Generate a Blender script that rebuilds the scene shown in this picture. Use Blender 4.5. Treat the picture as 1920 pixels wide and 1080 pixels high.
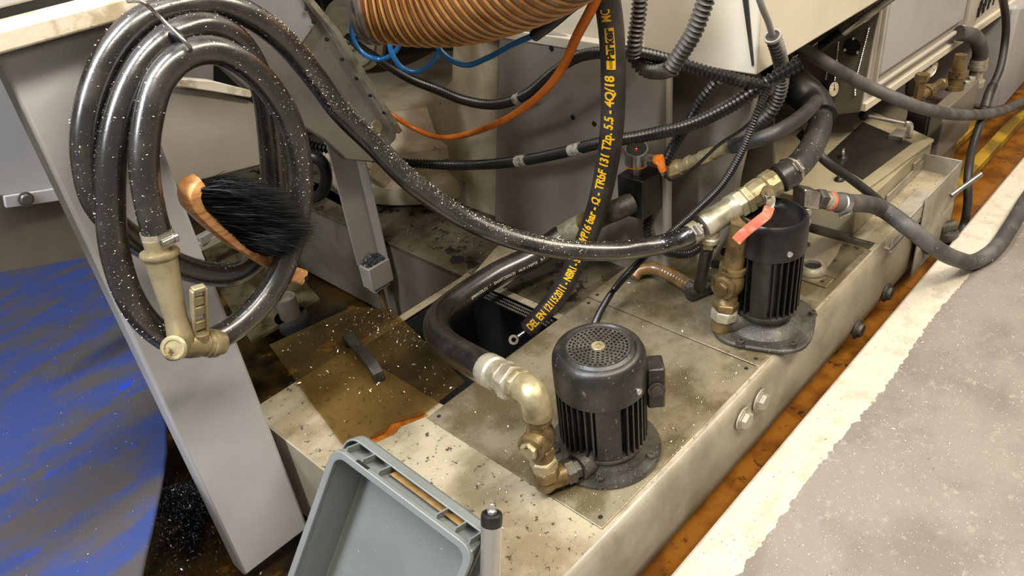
import bpy, math, random
from math import sin, cos, pi, radians, sqrt
from mathutils import Vector as V, Matrix, noise as mnoise
random.seed(7)
for o in list(bpy.data.objects): bpy.data.objects.remove(o)
SC = bpy.context.scene
COL = SC.collection

# ---------------------------------------------------------------- camera
F = 1457.84; H = 1.1
CM = Matrix(((0.68245126, 0.4633689, -0.56528713),
             (-0.72280052, 0.31279087, -0.61621529),
             (-0.10871835, 0.82912673, 0.5483878)))
cd = bpy.data.cameras.new('camera'); cam = bpy.data.objects.new('camera', cd); COL.objects.link(cam)
cam.matrix_world = Matrix.Translation((0, 0, H)) @ CM.to_4x4()
cd.sensor_width = 36; cd.lens = F * 36 / 1920; cd.clip_start = .02; cd.clip_end = 60
SC.camera = cam
# ---------------------------------------------------------------- light
W = bpy.data.worlds.new('world'); SC.world = W; W.use_nodes = True
W.node_tree.nodes['Background'].inputs[0].default_value = (1.0, .9, .78, 1)
W.node_tree.nodes['Background'].inputs[1].default_value = .17
def area(name, loc, target, sx, sy, power, col):
    l = bpy.data.lights.new(name, 'AREA'); l.shape = 'RECTANGLE'; l.size = sx; l.size_y = sy
    l.energy = power; l.color = col
    o = bpy.data.objects.new(name, l); COL.objects.link(o); o.location = loc
    d = (V(target) - V(loc)); o.rotation_euler = d.to_track_quat('-Z', 'Y').to_euler()
    return o
area('ceiling_tube_light', (0.6, -0.9, 3.4), (1.0, .6, 0), 3.2, .22, 104, (1, .90, .76))
area('ceiling_tube_light', (-1.1, 1.0, 2.9), (.8, 1.0, 0), .2, 2.6, 118, (.90, .94, 1))
area('ceiling_tube_light', (3.2, -0.8, 3.3), (2.0, .6, 0), 2.6, .25, 74, (1, .87, .68))
area('ceiling_tube_light', (1.2, .9, 3.6), (1.0, .8, 0), 2.4, .2, 14, (1, .93, .82))
SC.view_settings.view_transform = 'Standard'; SC.view_settings.look = 'None'
SC.view_settings.gamma = 1; SC.view_settings.exposure = 0.72; SC.view_settings.use_curve_mapping = False

# ---------------------------------------------------------------- helpers
def P(px, py, **k):
    """world point seen at photo pixel px,py lying on plane x=, y= or z= (or at distance d=)"""
    d = CM @ V((px - 960, 540 - py, -F)); o = V((0, 0, H))
    (a, v), = k.items()
    if a == 'd': return o + d.normalized() * v
    i = 'xyz'.index(a); return o + d * ((v - o[i]) / d[i])
def PIX(p):
    q = CM.transposed() @ (V(p) - V((0, 0, H))); return (960 + F * q.x / -q.z, 540 - F * q.y / -q.z)
def DEP(p): return -(CM.transposed() @ (V(p) - V((0, 0, H)))).z
def pr(p, w): return w / 2 * DEP(p) / F
def lin(c): return tuple(((x / 12.92) if x <= .04045 else ((x + .055) / 1.055) ** 2.4) for x in c)
def hx(s): return lin(tuple(int(s[i:i + 2], 16) / 255 for i in (0, 2, 4)))

class MB:
    def __init__(s): s.v = []; s.f = []
    def add(s, vs, fs):
        n = len(s.v); s.v += [V(x) for x in vs]; s.f += [tuple(i + n for i in f) for f in fs]; return s
    def box(s, lo, hi):
        (a, b, c), (d, e, f) = lo, hi
        return s.add([(a,b,c),(d,b,c),(d,e,c),(a,e,c),(a,b,f),(d,b,f),(d,e,f),(a,e,f)],
                     [(0,3,2,1),(4,5,6,7),(0,1,5,4),(1,2,6,5),(2,3,7,6),(3,0,4,7)])
    def obox(s, c, ax, ay, az):
        c, ax, ay, az = V(c), V(ax), V(ay), V(az); vs = []
        for k in (-1, 1):
            for i, j in ((-1,-1),(1,-1),(1,1),(-1,1)): vs.append(c + ax*i + ay*j + az*k)
        return s.add(vs, [(0,3,2,1),(4,5,6,7),(0,1,5,4),(1,2,6,5),(2,3,7,6),(3,0,4,7)])
    def bar(s, p, q, w, h, up=(0, 0, 1)):
        p, q = V(p), V(q); t = (q - p); L = t.length; t.normalize(); u = V(up); b = t.cross(u).normalized(); u = b.cross(t)
        return s.obox((p + q) / 2, t * L / 2, b * w / 2, u * h / 2)
    def prism(s, pts, ext):
        pts = [V(p) for p in pts]; e = V(ext); n = len(pts)
        return s.add(pts + [p + e for p in pts], [tuple(range(n)), tuple(reversed(range(n, 2*n)))] +
                     [(i, i + n, (i+1) % n + n, (i+1) % n) for i in range(n)])
    def lathe(s, p, d, prof, n=24, ref=None, cap=True, ph=0):
        p, d = V(p), V(d).normalized()
        r = V(ref) if ref else (V((0,0,1)) if abs(d.z) < .9 else V((1,0,0)))
        a = (r - d * r.dot(d)).normalized(); b = d.cross(a); vs = []; fs = []; m = len(prof)
        for h, rr in prof:
            for i in range(n):
                t = 2*pi*i/n + ph; vs.append(p + d*h + (a*cos(t) + b*sin(t))*rr)
        for k in range(m-1):
            for i in range(n):
                j = (i+1) % n; fs.append((k*n+i, k*n+j, (k+1)*n+j, (k+1)*n+i))
        if cap: fs += [tuple(reversed(range(n))), tuple(range((m-1)*n, m*n))]
        return s.add(vs, fs)
    def tube(s, path, r, n=16, cap=True, mod=None):
        pts = [V(p) for p in path]; m = len(pts); vs = []; fs = []
        T = [(pts[min(i+1, m-1)] - pts[max(i-1, 0)]).normalized() for i in range(m)]
        a = T[0].orthogonal().normalized()
        for k in range(m):
            a = (a - T[k]*a.dot(T[k])).normalized(); b = T[k].cross(a)
            rr = (r[k] if isinstance(r, (list, tuple)) else r) * (mod(k) if mod else 1)
            for i in range(n):
                t = 2*pi*i/n; vs.append(pts[k] + (a*cos(t) + b*sin(t))*rr)
        for k in range(m-1):
            for i in range(n):
                j = (i+1) % n; fs.append((k*n+i, k*n+j, (k+1)*n+j, (k+1)*n+i))
        if cap: fs += [tuple(reversed(range(n))), tuple(range((m-1)*n, m*n))]
        return s.add(vs, fs)
    def ball(s, c, r, n=12, sc=(1,1,1)):
        vs = []; fs = []
        for k in range(n//2+1):
            for i in range(n):
                a = pi*k/(n//2); t = 2*pi*i/n
                vs.append(V(c) + V((r*sin(a)*cos(t)*sc[0], r*sin(a)*sin(t)*sc[1], r*cos(a)*sc[2])))
        for k in range(n//2):
            for i in range(n):
                j = (i+1) % n; fs.append((k*n+i, (k+1)*n+i, (k+1)*n+j, k*n+j))
        return s.add(vs, fs)

def wloc(o):
    l = V((0,0,0))
    while o: l += V(o.location); o = o.parent
    return l
def obj(name, mb, m, parent=None, bevel=0, ang=38, smooth=True, solid=0):
    org = V((0,0,0))
    if parent: org = wloc(parent)
    else:
        xs = [v.x for v in mb.v]; ys = [v.y for v in mb.v]; zs = [v.z for v in mb.v]
        org = V(((min(xs)+max(xs))/2, (min(ys)+max(ys))/2, min(zs)))
    me = bpy.data.meshes.new(name); me.from_pydata([v - org for v in mb.v], [], mb.f); me.validate()
    me.materials.append(m)
    import bmesh
    bm = bmesh.new(); bm.from_mesh(me); bmesh.ops.recalc_face_normals(bm, faces=bm.faces); bm.to_mesh(me); bm.free()
    if smooth:
        me.polygons.foreach_set('use_smooth', [True]*len(me.polygons)); me.set_sharp_from_angle(angle=radians(ang))
    o = bpy.data.objects.new(name, me); COL.objects.link(o)
    if parent: o.parent = parent
    else: o.location = org
    if solid:
        md = o.modifiers.new('thickness', 'SOLIDIFY'); md.thickness = solid; md.offset = -1
    if bevel:
        md = o.modifiers.new('bevel', 'BEVEL'); md.width = bevel; md.segments = 2; md.limit_method = 'ANGLE'; md.angle_limit = radians(40)
    return o
def tag(o, label=None, cat=None, group=None, kind=None):
    if label: o['label'] = label
    if cat: o['category'] = cat
    if group: o['group'] = group
    if kind: o['kind'] = kind
    return o
def thing(name, loc, label, cat, group=None):
    o = bpy.data.objects.new(name, None); COL.objects.link(o); o.location = V(loc); o.empty_display_size = .05
    return tag(o, label, cat, group)
def crv(pts, step=.008):
    """smooth path through points, evenly resampled"""
    p = [V(x) for x in pts]; p = [p[0]*2 - p[1]] + p + [p[-1]*2 - p[-2]]; o = []
    for i in range(1, len(p)-2):
        t0 = 0; d1 = max((p[i]-p[i-1]).length, 1e-4)**.5; d2 = max((p[i+1]-p[i]).length, 1e-4)**.5; d3 = max((p[i+2]-p[i+1]).length, 1e-4)**.5
        t1 = d1; t2 = t1+d2; t3 = t2+d3
        for k in range(24):
            t = t1 + (t2-t1)*k/24
            A1 = p[i-1]*((t1-t)/t1) + p[i]*(t/t1); A2 = p[i]*((t2-t)/d2) + p[i+1]*((t-t1)/d2); A3 = p[i+1]*((t3-t)/d3) + p[i+2]*((t-t2)/d3)
            B1 = A1*((t2-t)/t2) + A2*(t/t2); B2 = A2*((t3-t)/(t3-t1)) + A3*((t-t1)/(t3-t1))
            o.append(B1*((t2-t)/d2) + B2*((t-t1)/d2))
    o.append(p[-2])
    L = [0]
    for i in range(1, len(o)): L.append(L[-1] + (o[i]-o[i-1]).length)
    n = max(2, int(L[-1]/step)); r = []; j = 0
    for k in range(n+1):
        s = L[-1]*k/n
        while j < len(L)-2 and L[j+1] < s: j += 1
        f = (s-L[j])/max(L[j+1]-L[j], 1e-9); r.append(o[j].lerp(o[j+1], min(1, f)))
    return r
def PP(lst):
    return [P(a, b, **{k: v}) for a, b, k, v in lst]
def ridge(path, r, pitch=.006, depth=.16, n=12):
    """corrugated conduit: path must be sampled at pitch/4"""
    return MB().tube(path, r, n, True, lambda k: (1, 1-depth*.5, 1-depth, 1-depth*.5)[k % 4])

# ---------------------------------------------------------------- materials
def mat(name, c1, c2=None, sc=6, lo=.4, hi=.6, c3=None, sc3=30, lo3=.6, hi3=.66, rough=.5, rough2=None, metal=0, bump=0, bsc=60,
        speck=None, spsc=420, spt=.72, stretch=(1,1,1), trans=0, ior=1.45, alpha=1, coat=0, emit=0, spec=.5):
    m = bpy.data.materials.new(name); m.use_nodes = True; nt = m.node_tree; N = nt.nodes; L = nt.links
    b = N['Principled BSDF']
    def S(k, v): b.inputs[k].default_value = v
    c4 = lambda c: (*c, 1)
    S('Base Color', c4(c1)); S('Roughness', rough); S('Metallic', metal); S('Specular IOR Level', spec)
    if trans: S('Transmission Weight', trans); S('IOR', ior)
    if coat: S('Coat Weight', coat); S('Coat Roughness', .2)
    if emit: S('Emission Color', c4(c1)); S('Emission Strength', emit)
    if alpha < 1: S('Alpha', alpha)
    tc = N.new('ShaderNodeTexCoord'); mp = N.new('ShaderNodeMapping'); L.new(tc.outputs['Object'], mp.inputs[0]); mp.inputs['Scale'].default_value = stretch
    def nz(scale, det=6, rg=.6, src=mp):
        n = N.new('ShaderNodeTexNoise'); n.inputs['Scale'].default_value = scale; n.inputs['Detail'].default_value = det; n.inputs['Roughness'].default_value = rg
        L.new(src.outputs[0], n.inputs['Vector']); return n.outputs[0]
    def ramp(src, a, z):
        r = N.new('ShaderNodeMapRange'); r.interpolation_type = 'SMOOTHSTEP'; r.inputs[1].default_value = a; r.inputs[2].default_value = z; L.new(src, r.inputs[0]); return r.outputs[0]
    def mix(f, a, z):
        x = N.new('ShaderNodeMix'); x.data_type = 'RGBA'; L.new(f, x.inputs[0])
        for s_, v in ((6, a), (7, z)):
            if isinstance(v, tuple): x.inputs[s_].default_value = c4(v)
            else: L.new(v, x.inputs[s_])
        return x.outputs[2]
    cur = c1
    if c2 is not None:
        f = ramp(nz(sc), lo, hi); cur = mix(f, cur, c2)
        if rough2 is not None:
            r = N.new('ShaderNodeMapRange'); r.inputs[3].default_value = rough; r.inputs[4].default_value = rough2; L.new(f, r.inputs[0]); L.new(r.outputs[0], b.inputs['Roughness'])
    if c3 is not None: cur = mix(ramp(nz(sc3, 8, .7), lo3, hi3), cur, c3)
    if speck is not None:
        f = ramp(nz(spsc, 2, .5, tc if False else mp), spt, spt+.03); cur = mix(f, cur, speck)
    if not isinstance(cur, tuple): L.new(cur, b.inputs['Base Color'])
    if bump:
        bp = N.new('ShaderNodeBump'); bp.inputs['Strength'].default_value = bump; bp.inputs['Distance'].default_value = .002
        L.new(nz(bsc, 8, .7), bp.inputs['Height']); L.new(bp.outputs[0], b.inputs['Normal'])
    return m
M = {}
M['hose'] = mat('black_rubber_hose', hx('191715'), hx('2e2a26'), 14, .45, .7, hx('7c766b'), 200, .63, .70, rough=.24, rough2=.36, bump=.12, bsc=260, spec=.8, coat=.7)
M['hose2'] = mat('matte_rubber_hose', hx('201e1d'), hx('393633'), 9, .42, .66, hx('7c766e'), 160, .68, .74, rough=.5, bump=.15, bsc=180)
M['greyhose'] = mat('dusty_grey_hose', hx('3b3836'), hx('585450'), 12, .4, .65, rough=.55, bump=.2, bsc=120)
M['conduit'] = mat('black_corrugated_plastic', hx('141312'), hx('2b2825'), 20, .5, .7, rough=.32)
M['conduitgrey'] = mat('worn_corrugated_plastic', hx('26231f'), hx('3e3932'), 16, .4, .65, rough=.45)
M['worn'] = mat('worn_white_band', hx('b9b5a6'), hx('6b665c'), 90, .5, .62, rough=.5)
M['panel'] = mat('grey_painted_panel', hx('8a8378'), hx('7b7468'), 3, .35, .65, hx('544c42'), 60, .69, .75, rough=.45)
M['panelcool'] = mat('cool_grey_paint', hx('a09e9d'), hx('8f8d8b'), 3, .4, .7, hx('5c5852'), 110, .73, .77, rough=.42)
M['column'] = mat('grey_column_paint', hx('aeaeb0'), hx('a3a2a2'), 4, .4, .7, hx('4c4844'), 70, .71, .76, rough=.4)
M['cream'] = mat('cream_painted_steel', hx('cbc3b0'), hx('c0b7a3'), 3, .4, .7, hx('8d7f66'), 60, .72, .76, rough=.4)
M['shelf'] = mat('worn_cream_ledge', hx('cfc6b2'), hx('a89a80'), 14, .5, .62, hx('6f5f48'), 40, .62, .68, rough=.5, bump=.4)
M['cab'] = mat('light_grey_cabinet_paint', hx('aea69c'), hx('a39b90'), 2, .4, .7, hx('7c7266'), 50, .74, .78, rough=.4)
M['tank'] = mat('stained_tank_paint', hx('9c927b'), hx('7a6f58'), 7, .42, .66, hx('3f372c'), 60, .585, .62, rough=.42, rough2=.25, bump=.25, bsc=90, speck=hx('e8dfc8'), spsc=500, spt=.70)
M['tankside'] = mat('dirty_tank_side_paint', hx('968d7b'), hx('7c7361'), 6, .4, .66, hx('5d5342'), 30, .68, .74, rough=.4, bump=.2, bsc=50, speck=hx('e0d8c8'), spsc=420, spt=.72)
M['plate'] = mat('oily_cover_plate', hx('8d836d'), hx('685d45'), 9, .38, .62, hx('4a4033'), 34, .66, .72, rough=.3, rough2=.18, metal=.35, bump=.2, bsc=70, speck=hx('efe4c4'), spsc=480, spt=.71)
M['base'] = mat('wet_machine_base', hx('57503f'), hx('3a3326'), 6, .4, .6, hx('1a1712'), 16, .55, .62, rough=.3, rough2=.15, bump=.2, speck=hx('b8b09a'), spsc=420, spt=.74)
M['basewall'] = mat('brown_grey_base_wall', hx('686155'), hx('564e40'), 3, .4, .65, rough=.4)
M['casting'] = mat('cream_casting_paint', hx('a89a80'), hx('8a7a5e'), 6, .42, .62, hx('4a3d2a'), 26, .62, .7, rough=.4, bump=.2)
M['pit'] = mat('oily_pit_floor', hx('15110b'), hx('3a2a12'), 5, .42, .62, hx('6b4a16'), 9, .58, .66, rough=.12, rough2=.3, bump=.4, bsc=40, speck=hx('c8bea8'), spsc=300, spt=.76)
M['oil'] = mat('orange_coolant_oil', hx('87571f'), hx('663e16'), 9, .4, .62, hx('3a2410'), 22, .56, .68, rough=.2, bump=.35, bsc=60)
M['concrete'] = mat('grey_concrete', hx('7f766e'), hx('6d655d'), 4, .4, .65, hx('8f877e'), 40, .56, .7, rough=.5, bump=.5, bsc=55, speck=hx('e6ded2'), spsc=330, spt=.70)
M['edge'] = mat('white_painted_floor_edge', hx('b9b09e'), hx('a89d89'), 20, .45, .7, hx('746a5a'), 110, .64, .68, rough=.6, bump=.5, bsc=120)
M['blue'] = mat('scraped_blue_paint', hx('2d3b6c'), hx('434042'), 6, .40, .60, hx('1c38a6'), 8, .61, .68, rough=.38, bump=.25, bsc=60, stretch=(.7, 1.8, 1), speck=hx('d8d4cc'), spsc=230, spt=.75)
M['black'] = mat('dusty_black_paint', hx('1d1b19'), hx('322f2b'), 10, .42, .66, hx('6c665b'), 120, .60, .68, rough=.35, bump=.25, bsc=110)
M['blackclean'] = mat('black_paint', hx('131211'), hx('232120'), 10, .45, .66, rough=.35)
M['cast'] = mat('chip_covered_cast_iron', hx('35322d'), hx('4e4a42'), 16, .4, .6, hx('8c867a'), 190, .58, .68, rough=.42, metal=.3, bump=.5, bsc=160)
M['hole'] = mat('dark_recess', hx('080706'), rough=.8)  # near-black colour stands for the shade inside holes, slots and gaps
M['brass'] = mat('dirty_brass', hx('aba07e'), hx('857858'), 18, .4, .62, hx('4a3f2a'), 40, .58, .68, rough=.36, metal=.55, bump=.3, bsc=120)
M['brassdark'] = mat('oil_stained_brass', hx('7c6843'), hx('564529'), 16, .4, .62, hx('2c241a'), 34, .56, .66, rough=.36, metal=.45, bump=.4, bsc=120)
M['zinc'] = mat('tarnished_zinc_fitting', hx('b5af9b'), hx('8d846b'), 18, .42, .66, hx('4b4434'), 40, .6, .7, rough=.33, metal=.5, bump=.25, bsc=120)
def film():
    m = mat('oily_amber_film', hx('5f5032'), hx('433722'), 6, .4, .66, rough=.14, bump=.12, bsc=30)
    nt = m.node_tree; N = nt.nodes; L = nt.links; b = N['Principled BSDF']; o = N['Material Output']
    t = N.new('ShaderNodeBsdfTransparent'); t.inputs[0].default_value = (.93, .85, .66, 1)
    x = N.new('ShaderNodeMixShader'); x.inputs[0].default_value = .30
    L.new(t.outputs[0], x.inputs[1]); L.new(b.outputs[0], x.inputs[2]); L.new(x.outputs[0], o.inputs[0]); return m
M['amberfilm2'] = film()
M['steel'] = mat('brushed_stainless', hx('b4b0aa'), hx('98938c'), 30, .4, .6, rough=.25, metal=.9)
M['chrome'] = mat('bright_chrome', hx('d0ccc4'), rough=.22, metal=.85)
M['nozzle'] = mat('bronze_nozzle', hx('a59a7b'), hx('857857'), 14, .4, .66, rough=.38, metal=.55, bump=.15, bsc=90)
M['wood'] = mat('wet_beech_wood', hx('c99560'), hx('a06c3c'), 20, .4, .66, hx('6e4828'), 34, .64, .72, rough=.4, stretch=(1, 1, 6), bump=.2)
M['bristle'] = mat('black_bristle', hx('0a0909'), rough=.55, spec=.25)
M['orange'] = mat('orange_cable_plastic', hx('e07a28'), hx('b8571a'), 16, .5, .7, hx('7a3a12'), 90, .68, .74, rough=.35)
M['tubeblue'] = mat('blue_air_tube', hx('1b6aa8'), hx('12426c'), 9, .45, .7, rough=.18, coat=.4)
M['red'] = mat('worn_red_plastic', hx('c4543c'), hx('cf8570'), 60, .5, .7, rough=.4)
M['amber'] = mat('amber_ribbed_duct', hx('7e5226'), hx('5a3716'), 10, .4, .66, rough=.25, coat=.3)
M['amberwire'] = mat('pale_spiral_wire', hx('cf9c60'), hx('a87440'), 14, .4, .66, rough=.25, coat=.3)
M['crate'] = mat('grey_blue_plastic', hx('6f7473'), hx('666b69'), 5, .4, .7, hx('8a8f8d'), 90, .68, .73, rough=.42, speck=hx('e8e8e2'), spsc=360, spt=.745)
M['amberfilm'] = mat('oily_amber_sheet', hx('80653c'), hx('5c4526'), 5, .4, .66, rough=.16, alpha=.48, bump=.15, bsc=30)
M['yellow'] = mat('yellow_print', hx('e8b21c'), rough=.5)
M['white'] = mat('white_print', hx('cfc8b8'), rough=.5)
M['ink'] = mat('black_print', hx('15120e'), rough=.5)
M['chip'] = mat('bright_swarf', hx('cfc8b6'), rough=.3, metal=.9)
M['chipdark'] = mat('dark_swarf', hx('3d4048'), hx('6d7078'), 90, .4, .6, rough=.25, metal=.8)
M['rubbermat'] = mat('black_mat_panel', hx('211e1a'), hx('2c2822'), 6, .4, .7, rough=.3)
M['yellowpaint'] = mat('stained_yellow_paint', hx('a98522'), hx('6e5618'), 9, .4, .6, rough=.4)
M['dial'] = mat('dial_face', hx('cfc4ac'), hx('b8ac92'), 20, .4, .6, rough=.3)
M['box'] = mat('beige_grey_box_paint', hx('9b9279'), hx('877d64'), 5, .4, .66, hx('5b523f'), 40, .68, .74, rough=.35)
M['tray'] = mat('scuffed_steel_tray', hx('a39c8e'), hx('857d6d'), 10, .4, .62, hx('4f493d'), 60, .64, .7, rough=.4, metal=.3, bump=.35, bsc=90)
M['led'] = mat('red_led', (1, .05, .03), emit=3)
M['sheath'] = mat('clear_band', hx('c9c4b8'), rough=.4)
M['tan'] = mat('stained_braided_hose', hx('94774c'), hx('6e532f'), 14, .4, .62, rough=.3, coat=.3)
M['greycable'] = mat('grey_cable', hx('8e8c88'), rough=.4)

def bolt(mb, p, d, r=.006, h=.006):
    mb.lathe(p, d, [(0, r*1.5), (.0015, r*1.5), (.0015, r)], 16)
    mb.lathe(V(p)+V(d).normalized()*.0015, d, [(0, r), (h, r), (h, r*.55), (h-.003, r*.5)], 12)
def px_prism(name, px, k, v, ext, m, parent=None, bevel=.002, **kw):
    return obj(name, MB().prism([P(a, b, **{k: v}) for a, b in px], ext), m, parent, bevel, **kw)

exec_parts = []
# ================================================================ SETTING
FZ = -.17
mb = MB().box((-1.5, -2.5, FZ-.16), (7, .435, FZ)); tag(obj('floor', mb, M['concrete']), kind='structure')
# white painted, chipped strip along the trench
n = 1600; mb = MB(); vs = []; fs = []
for i in range(n+1):
    x = -1 + 8*i/n; w = .418 + .012*mnoise.noise(V((x*3, 0, 3))) + .007*mnoise.noise(V((x*40, 5, 3))) + .006*mnoise.noise(V((x*110, 5, 9)))
    for y, z in ((.51, FZ-.16), (.512, FZ-.004), (.506, FZ+.001), (w, FZ+.001), (w-.001, FZ-.01)): vs.append((x, y, z))
for i in range(n):
    for j in range(4): fs.append((i*5+j, i*5+j+1, (i+1)*5+j+1, (i+1)*5+j))
mb.add(vs, fs); tag(obj('trim_1', mb, M['edge']), kind='structure')
mb = MB().box((-1.5, .434, FZ-.3), (7, 4.5, FZ-.16)); tag(obj('floor_pit', mb, M['pit']), kind='structure')
OZ = -.272
mb = MB(); vs = []; fs = []
nx, ny = 160, 12
for i in range(nx+1):
    for j in range(ny+1):
        x = .2+6*i/nx; y = .505+(.9 if x > 2.32 else .12)*j/ny
        vs.append((x, y, OZ + .004*mnoise.noise(V((x*9, y*14, 0)))))
for i in range(nx):
    for j in range(ny): fs.append((i*(ny+1)+j, (i+1)*(ny+1)+j, (i+1)*(ny+1)+j+1, i*(ny+1)+j+1))
tag(obj('oil_puddle', mb.add(vs, fs), M['oil']), 'orange cutting oil lying in the trench between tank and floor edge', 'oil', kind='stuff')
for y0, y1, z in ((.62, .66, -.2), (.74, .80, -.2)):
    tag(obj('trim_2', MB().box((2.55, y0, z-.03), (6, y1, z)), M['yellowpaint'], bevel=.003), kind='structure')
tag(obj('wall_back', MB().box((-1.5, 3.1, -.4), (7, 3.2, 3.2)), mat('shaded_back_wall', hx('2e2922'), hx('211d18'), 3, .4, .6, rough=.6)), kind='structure')  # wall coloured dark to stand for the machine's shaded inner cavity

# ================================================================ COOLANT TANK
tank = thing('coolant_tank', (1.2, .9, -.3), 'long low stained beige steel coolant tank carrying both black pumps', 'tank')
YF = .578
mb = MB()
def slab(x0, y0, x1, y1, z=0, t=.004): mb.box((x0, y0, z-t), (x1, y1, z))
slab(.45, YF+.0, .70, 1.055); slab(.45, 1.055, .72, 1.388); slab(.70, YF, 2.31, .592); slab(.70, 1.02, .72, 1.055)
slab(.72, 1.365, 1.10, 1.388); slab(1.82, .592, 2.3, .66); slab(.70, .592, .705, 1.02)
slab(1.10, 1.04, 1.12, 1.388)
obj('tank_top', mb, M['tank'], tank, .0008)
mb = MB()
prof = [(YF+.004, -.004), (YF, -.0005), (YF-.006, -.004), (YF-.011, -.012), (YF-.014, -.03), (YF-.016, -.1), (YF-.016, -.16), (YF-.013, -.19), (YF+.004, -.205), (YF+.03, -.21)]
vs = [(x, y, z) for x in (.30, 2.15) for y, z in prof]; k = len(prof)
mb.add(vs, [(i, i+1, k+i+1, k+i) for i in range(k-1)]); obj('tank_side', mb, M['tankside'], tank, solid=.004)
mb = MB().box((.446, YF, -.27), (.45, 1.388, -.0)); mb.box((.446, 1.384, -.3), (1.1, 1.39, -.002)); mb.box((.72, 1.05, -.28), (.724, 1.38, -.004)); mb.box((.72, 1.046, -.28), (1.1, 1.05, -.012)); mb.box((.45, YF+.03, -.28), (2.3, 1.38, -.275))
obj('tank_wall', mb, M['tankside'], tank)
def cover(x0, x1, y0, y1, name='cover_plate', z=.0, m='plate', holes=True):
    o = obj(name, MB().box((x0, y0, z-.002), (x1, y1, z+.003)), M[m], tank, .0012)
    if holes:
        for x in (x0+.018, x1-.018):
            for y in (y0+.018, y1-.018): obj('screw_hole', MB().lathe((x, y, z+.0032), (0,0,1), [(0, .0045), (.0006, .0045)], 12), M['hole'], o)
    return o
cover(.672, 1.207, .584, 1.046); cover(1.211, 1.775, .584, 1.05); 
cover(1.555, 1.772, .60, .775, 'hatch_plate', .004)
c = P(1522, 506, z=.008)
mb = MB().lathe(c, (0,0,1), [(0, .036), (.004, .036), (.012, .031), (.016, .028), (.016, .021), (.002, .02)], 28); obj('filler_ring', mb, M['zinc'], tank)
obj('filler_opening', MB().lathe(c+V((0,0,.0)), (0,0,1), [(0, .0205), (.008, .0205)], 24), M['hole'], tank)
for a, b in ((1392, 785), (1424, 750), (1606, 617), (1661, 548)):
    p = P(a, b, y=YF-.018); mb = MB().lathe(p, (0,-1,0), [(0, .024), (.006, .024), (.007, .019), (.012, .019), (.016, .017)], 6 if a < 1500 else 20)
    mb.lathe(p, (0,-1,0), [(0, .027), (.004, .027)], 20); obj('side_plug', mb, M['cast'] if a > 1500 else M['tankside'], tank)
# dark rubber beading round the opening
for a, b, r_ in (((.725, 1.054), (1.09, 1.054), .004), ((1.093, 1.06), (1.093, 1.36), .0045), ((1.082, 1.06), (1.082, 1.36), .0045), ((1.071, 1.06), (1.071, 1.36), .0045)):
    a = V((*a, -.009)); b = V((*b, -.009)); n = int((b-a).length/.0016)
    obj('edge_beading', ridge([a.lerp(b, i/n) for i in range(n+1)], r_, depth=.45, n=8), M['conduitgrey'], tank)
obj('opening_shade', MB().box((.726, 1.05, -.276), (1.1, 1.38, -.27)).box((1.0985, 1.05, -.27), (1.1, 1.365, -.012)).box((.726, 1.363, -.27), (1.1, 1.365, -.01)), M['hole'], tank)  # near-black sheets stand for the shade inside the tank opening
# painted dark flakes : bare metal patch of the hatch
obj('worn_patch', MB().prism([(1.60, .597, .0075), (1.768, .597, .0075), (1.768, .655, .0075), (1.70, .64, .0075), (1.60, .63, .0075)], (0,0,.0006)), M['base'], tank)

# machine base with the wet top
mbase = thing('machine_bed', (1.7, 1.8, -.3), 'dark wet machine bed behind the tank with a round hole in its top', 'machine')
obj('bed_body', MB().box((1.105, 1.392, -.3), (2.3, 3.0, -.012)), M['basewall'], mbase)
mb = MB().box((1.102, 1.389, -.012), (2.3, 3.0, .0)); mb.box((1.122, 1.034, -.012), (2.3, 1.389, 0)); obj('bed_top', mb, M['base'], mbase, .002)
obj('light_corner', MB().prism([P(*q, z=.0005) for q in ((880, 523), (935, 545), (1000, 500), (1010, 452), (955, 440), (925, 470))], (0,0,.001)), M['tank'], mbase)
obj('drain_hole', MB().lathe(P(857, 487, z=.001), (0,0,1), [(0, .02), (.001, .02)], 24), M['hole'], mbase)
mb = MB()
c = V((1.56, 2.02, 0))
mb.lathe(c, (0,0,1), [(.02, .36), (.05, .37), (.08, .365), (.10, .33), (.13, .325), (.15, .345), (.19, .345), (.21, .31), (.30, .29)], 64)
obj('round_foot', mb, M['casting'], mbase)
tag(obj('slide_casting', MB().prism([P(*q, y=1.86) for q in ((700, 250), (690, 330), (770, 392), (930, 380), (960, 240), (800, 215))], (0, .25, 0)), M['casting'], bevel=.01), 'stained cream machine casting standing above the wet bed behind the orange cable', 'machine casting')

# main panel faces (x about 1.38)
pn = thing('machine_side', (1.38, 1.5, 0), 'large dull grey sheet metal machine panel behind the yellow printed hose', 'panel')
px = [(927, 412), (935, 428), (965, 438), (1010, 452), (1085, 497), (1170, 530), (1252, 532), (1254, 104), (1125, 90), (975, 45), (935, 60), (930, 250)]
obj('front_sheet', MB().prism([P(a, b, x=1.372) for a, b in px], (.02, 0, 0)), M['panel'], pn, .006)
obj('end_sheet', MB().prism([P(a, b, x=1.50) for a, b in ((1225, 100), (1420, 160), (1405, 250), (1385, 330), (1372, 420), (1330, 500), (1225, 540))], (.02, 0, 0)), M['panel'], pn, .006)
obj('shaded_rear_sheet', MB().prism([P(a, b, x=1.80) for a, b in ((1300, 130), (1450, 165), (1452, 330), (1470, 420), (1250, 520))], (.01, 0, 0)), M['basewall'], pn, .004)  # darker brown colour carries the shadow at the panel's far end
obj('side_sheet', MB().prism([P(a, b, x=1.39) for a, b in ((990, 20), (850, 62), (846, 150), (800, 195), (735, 235), (730, 330), (843, 378), (932, 424), (936, 60))], (.02, 0, 0)), M['casting'], pn, .004)
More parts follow.
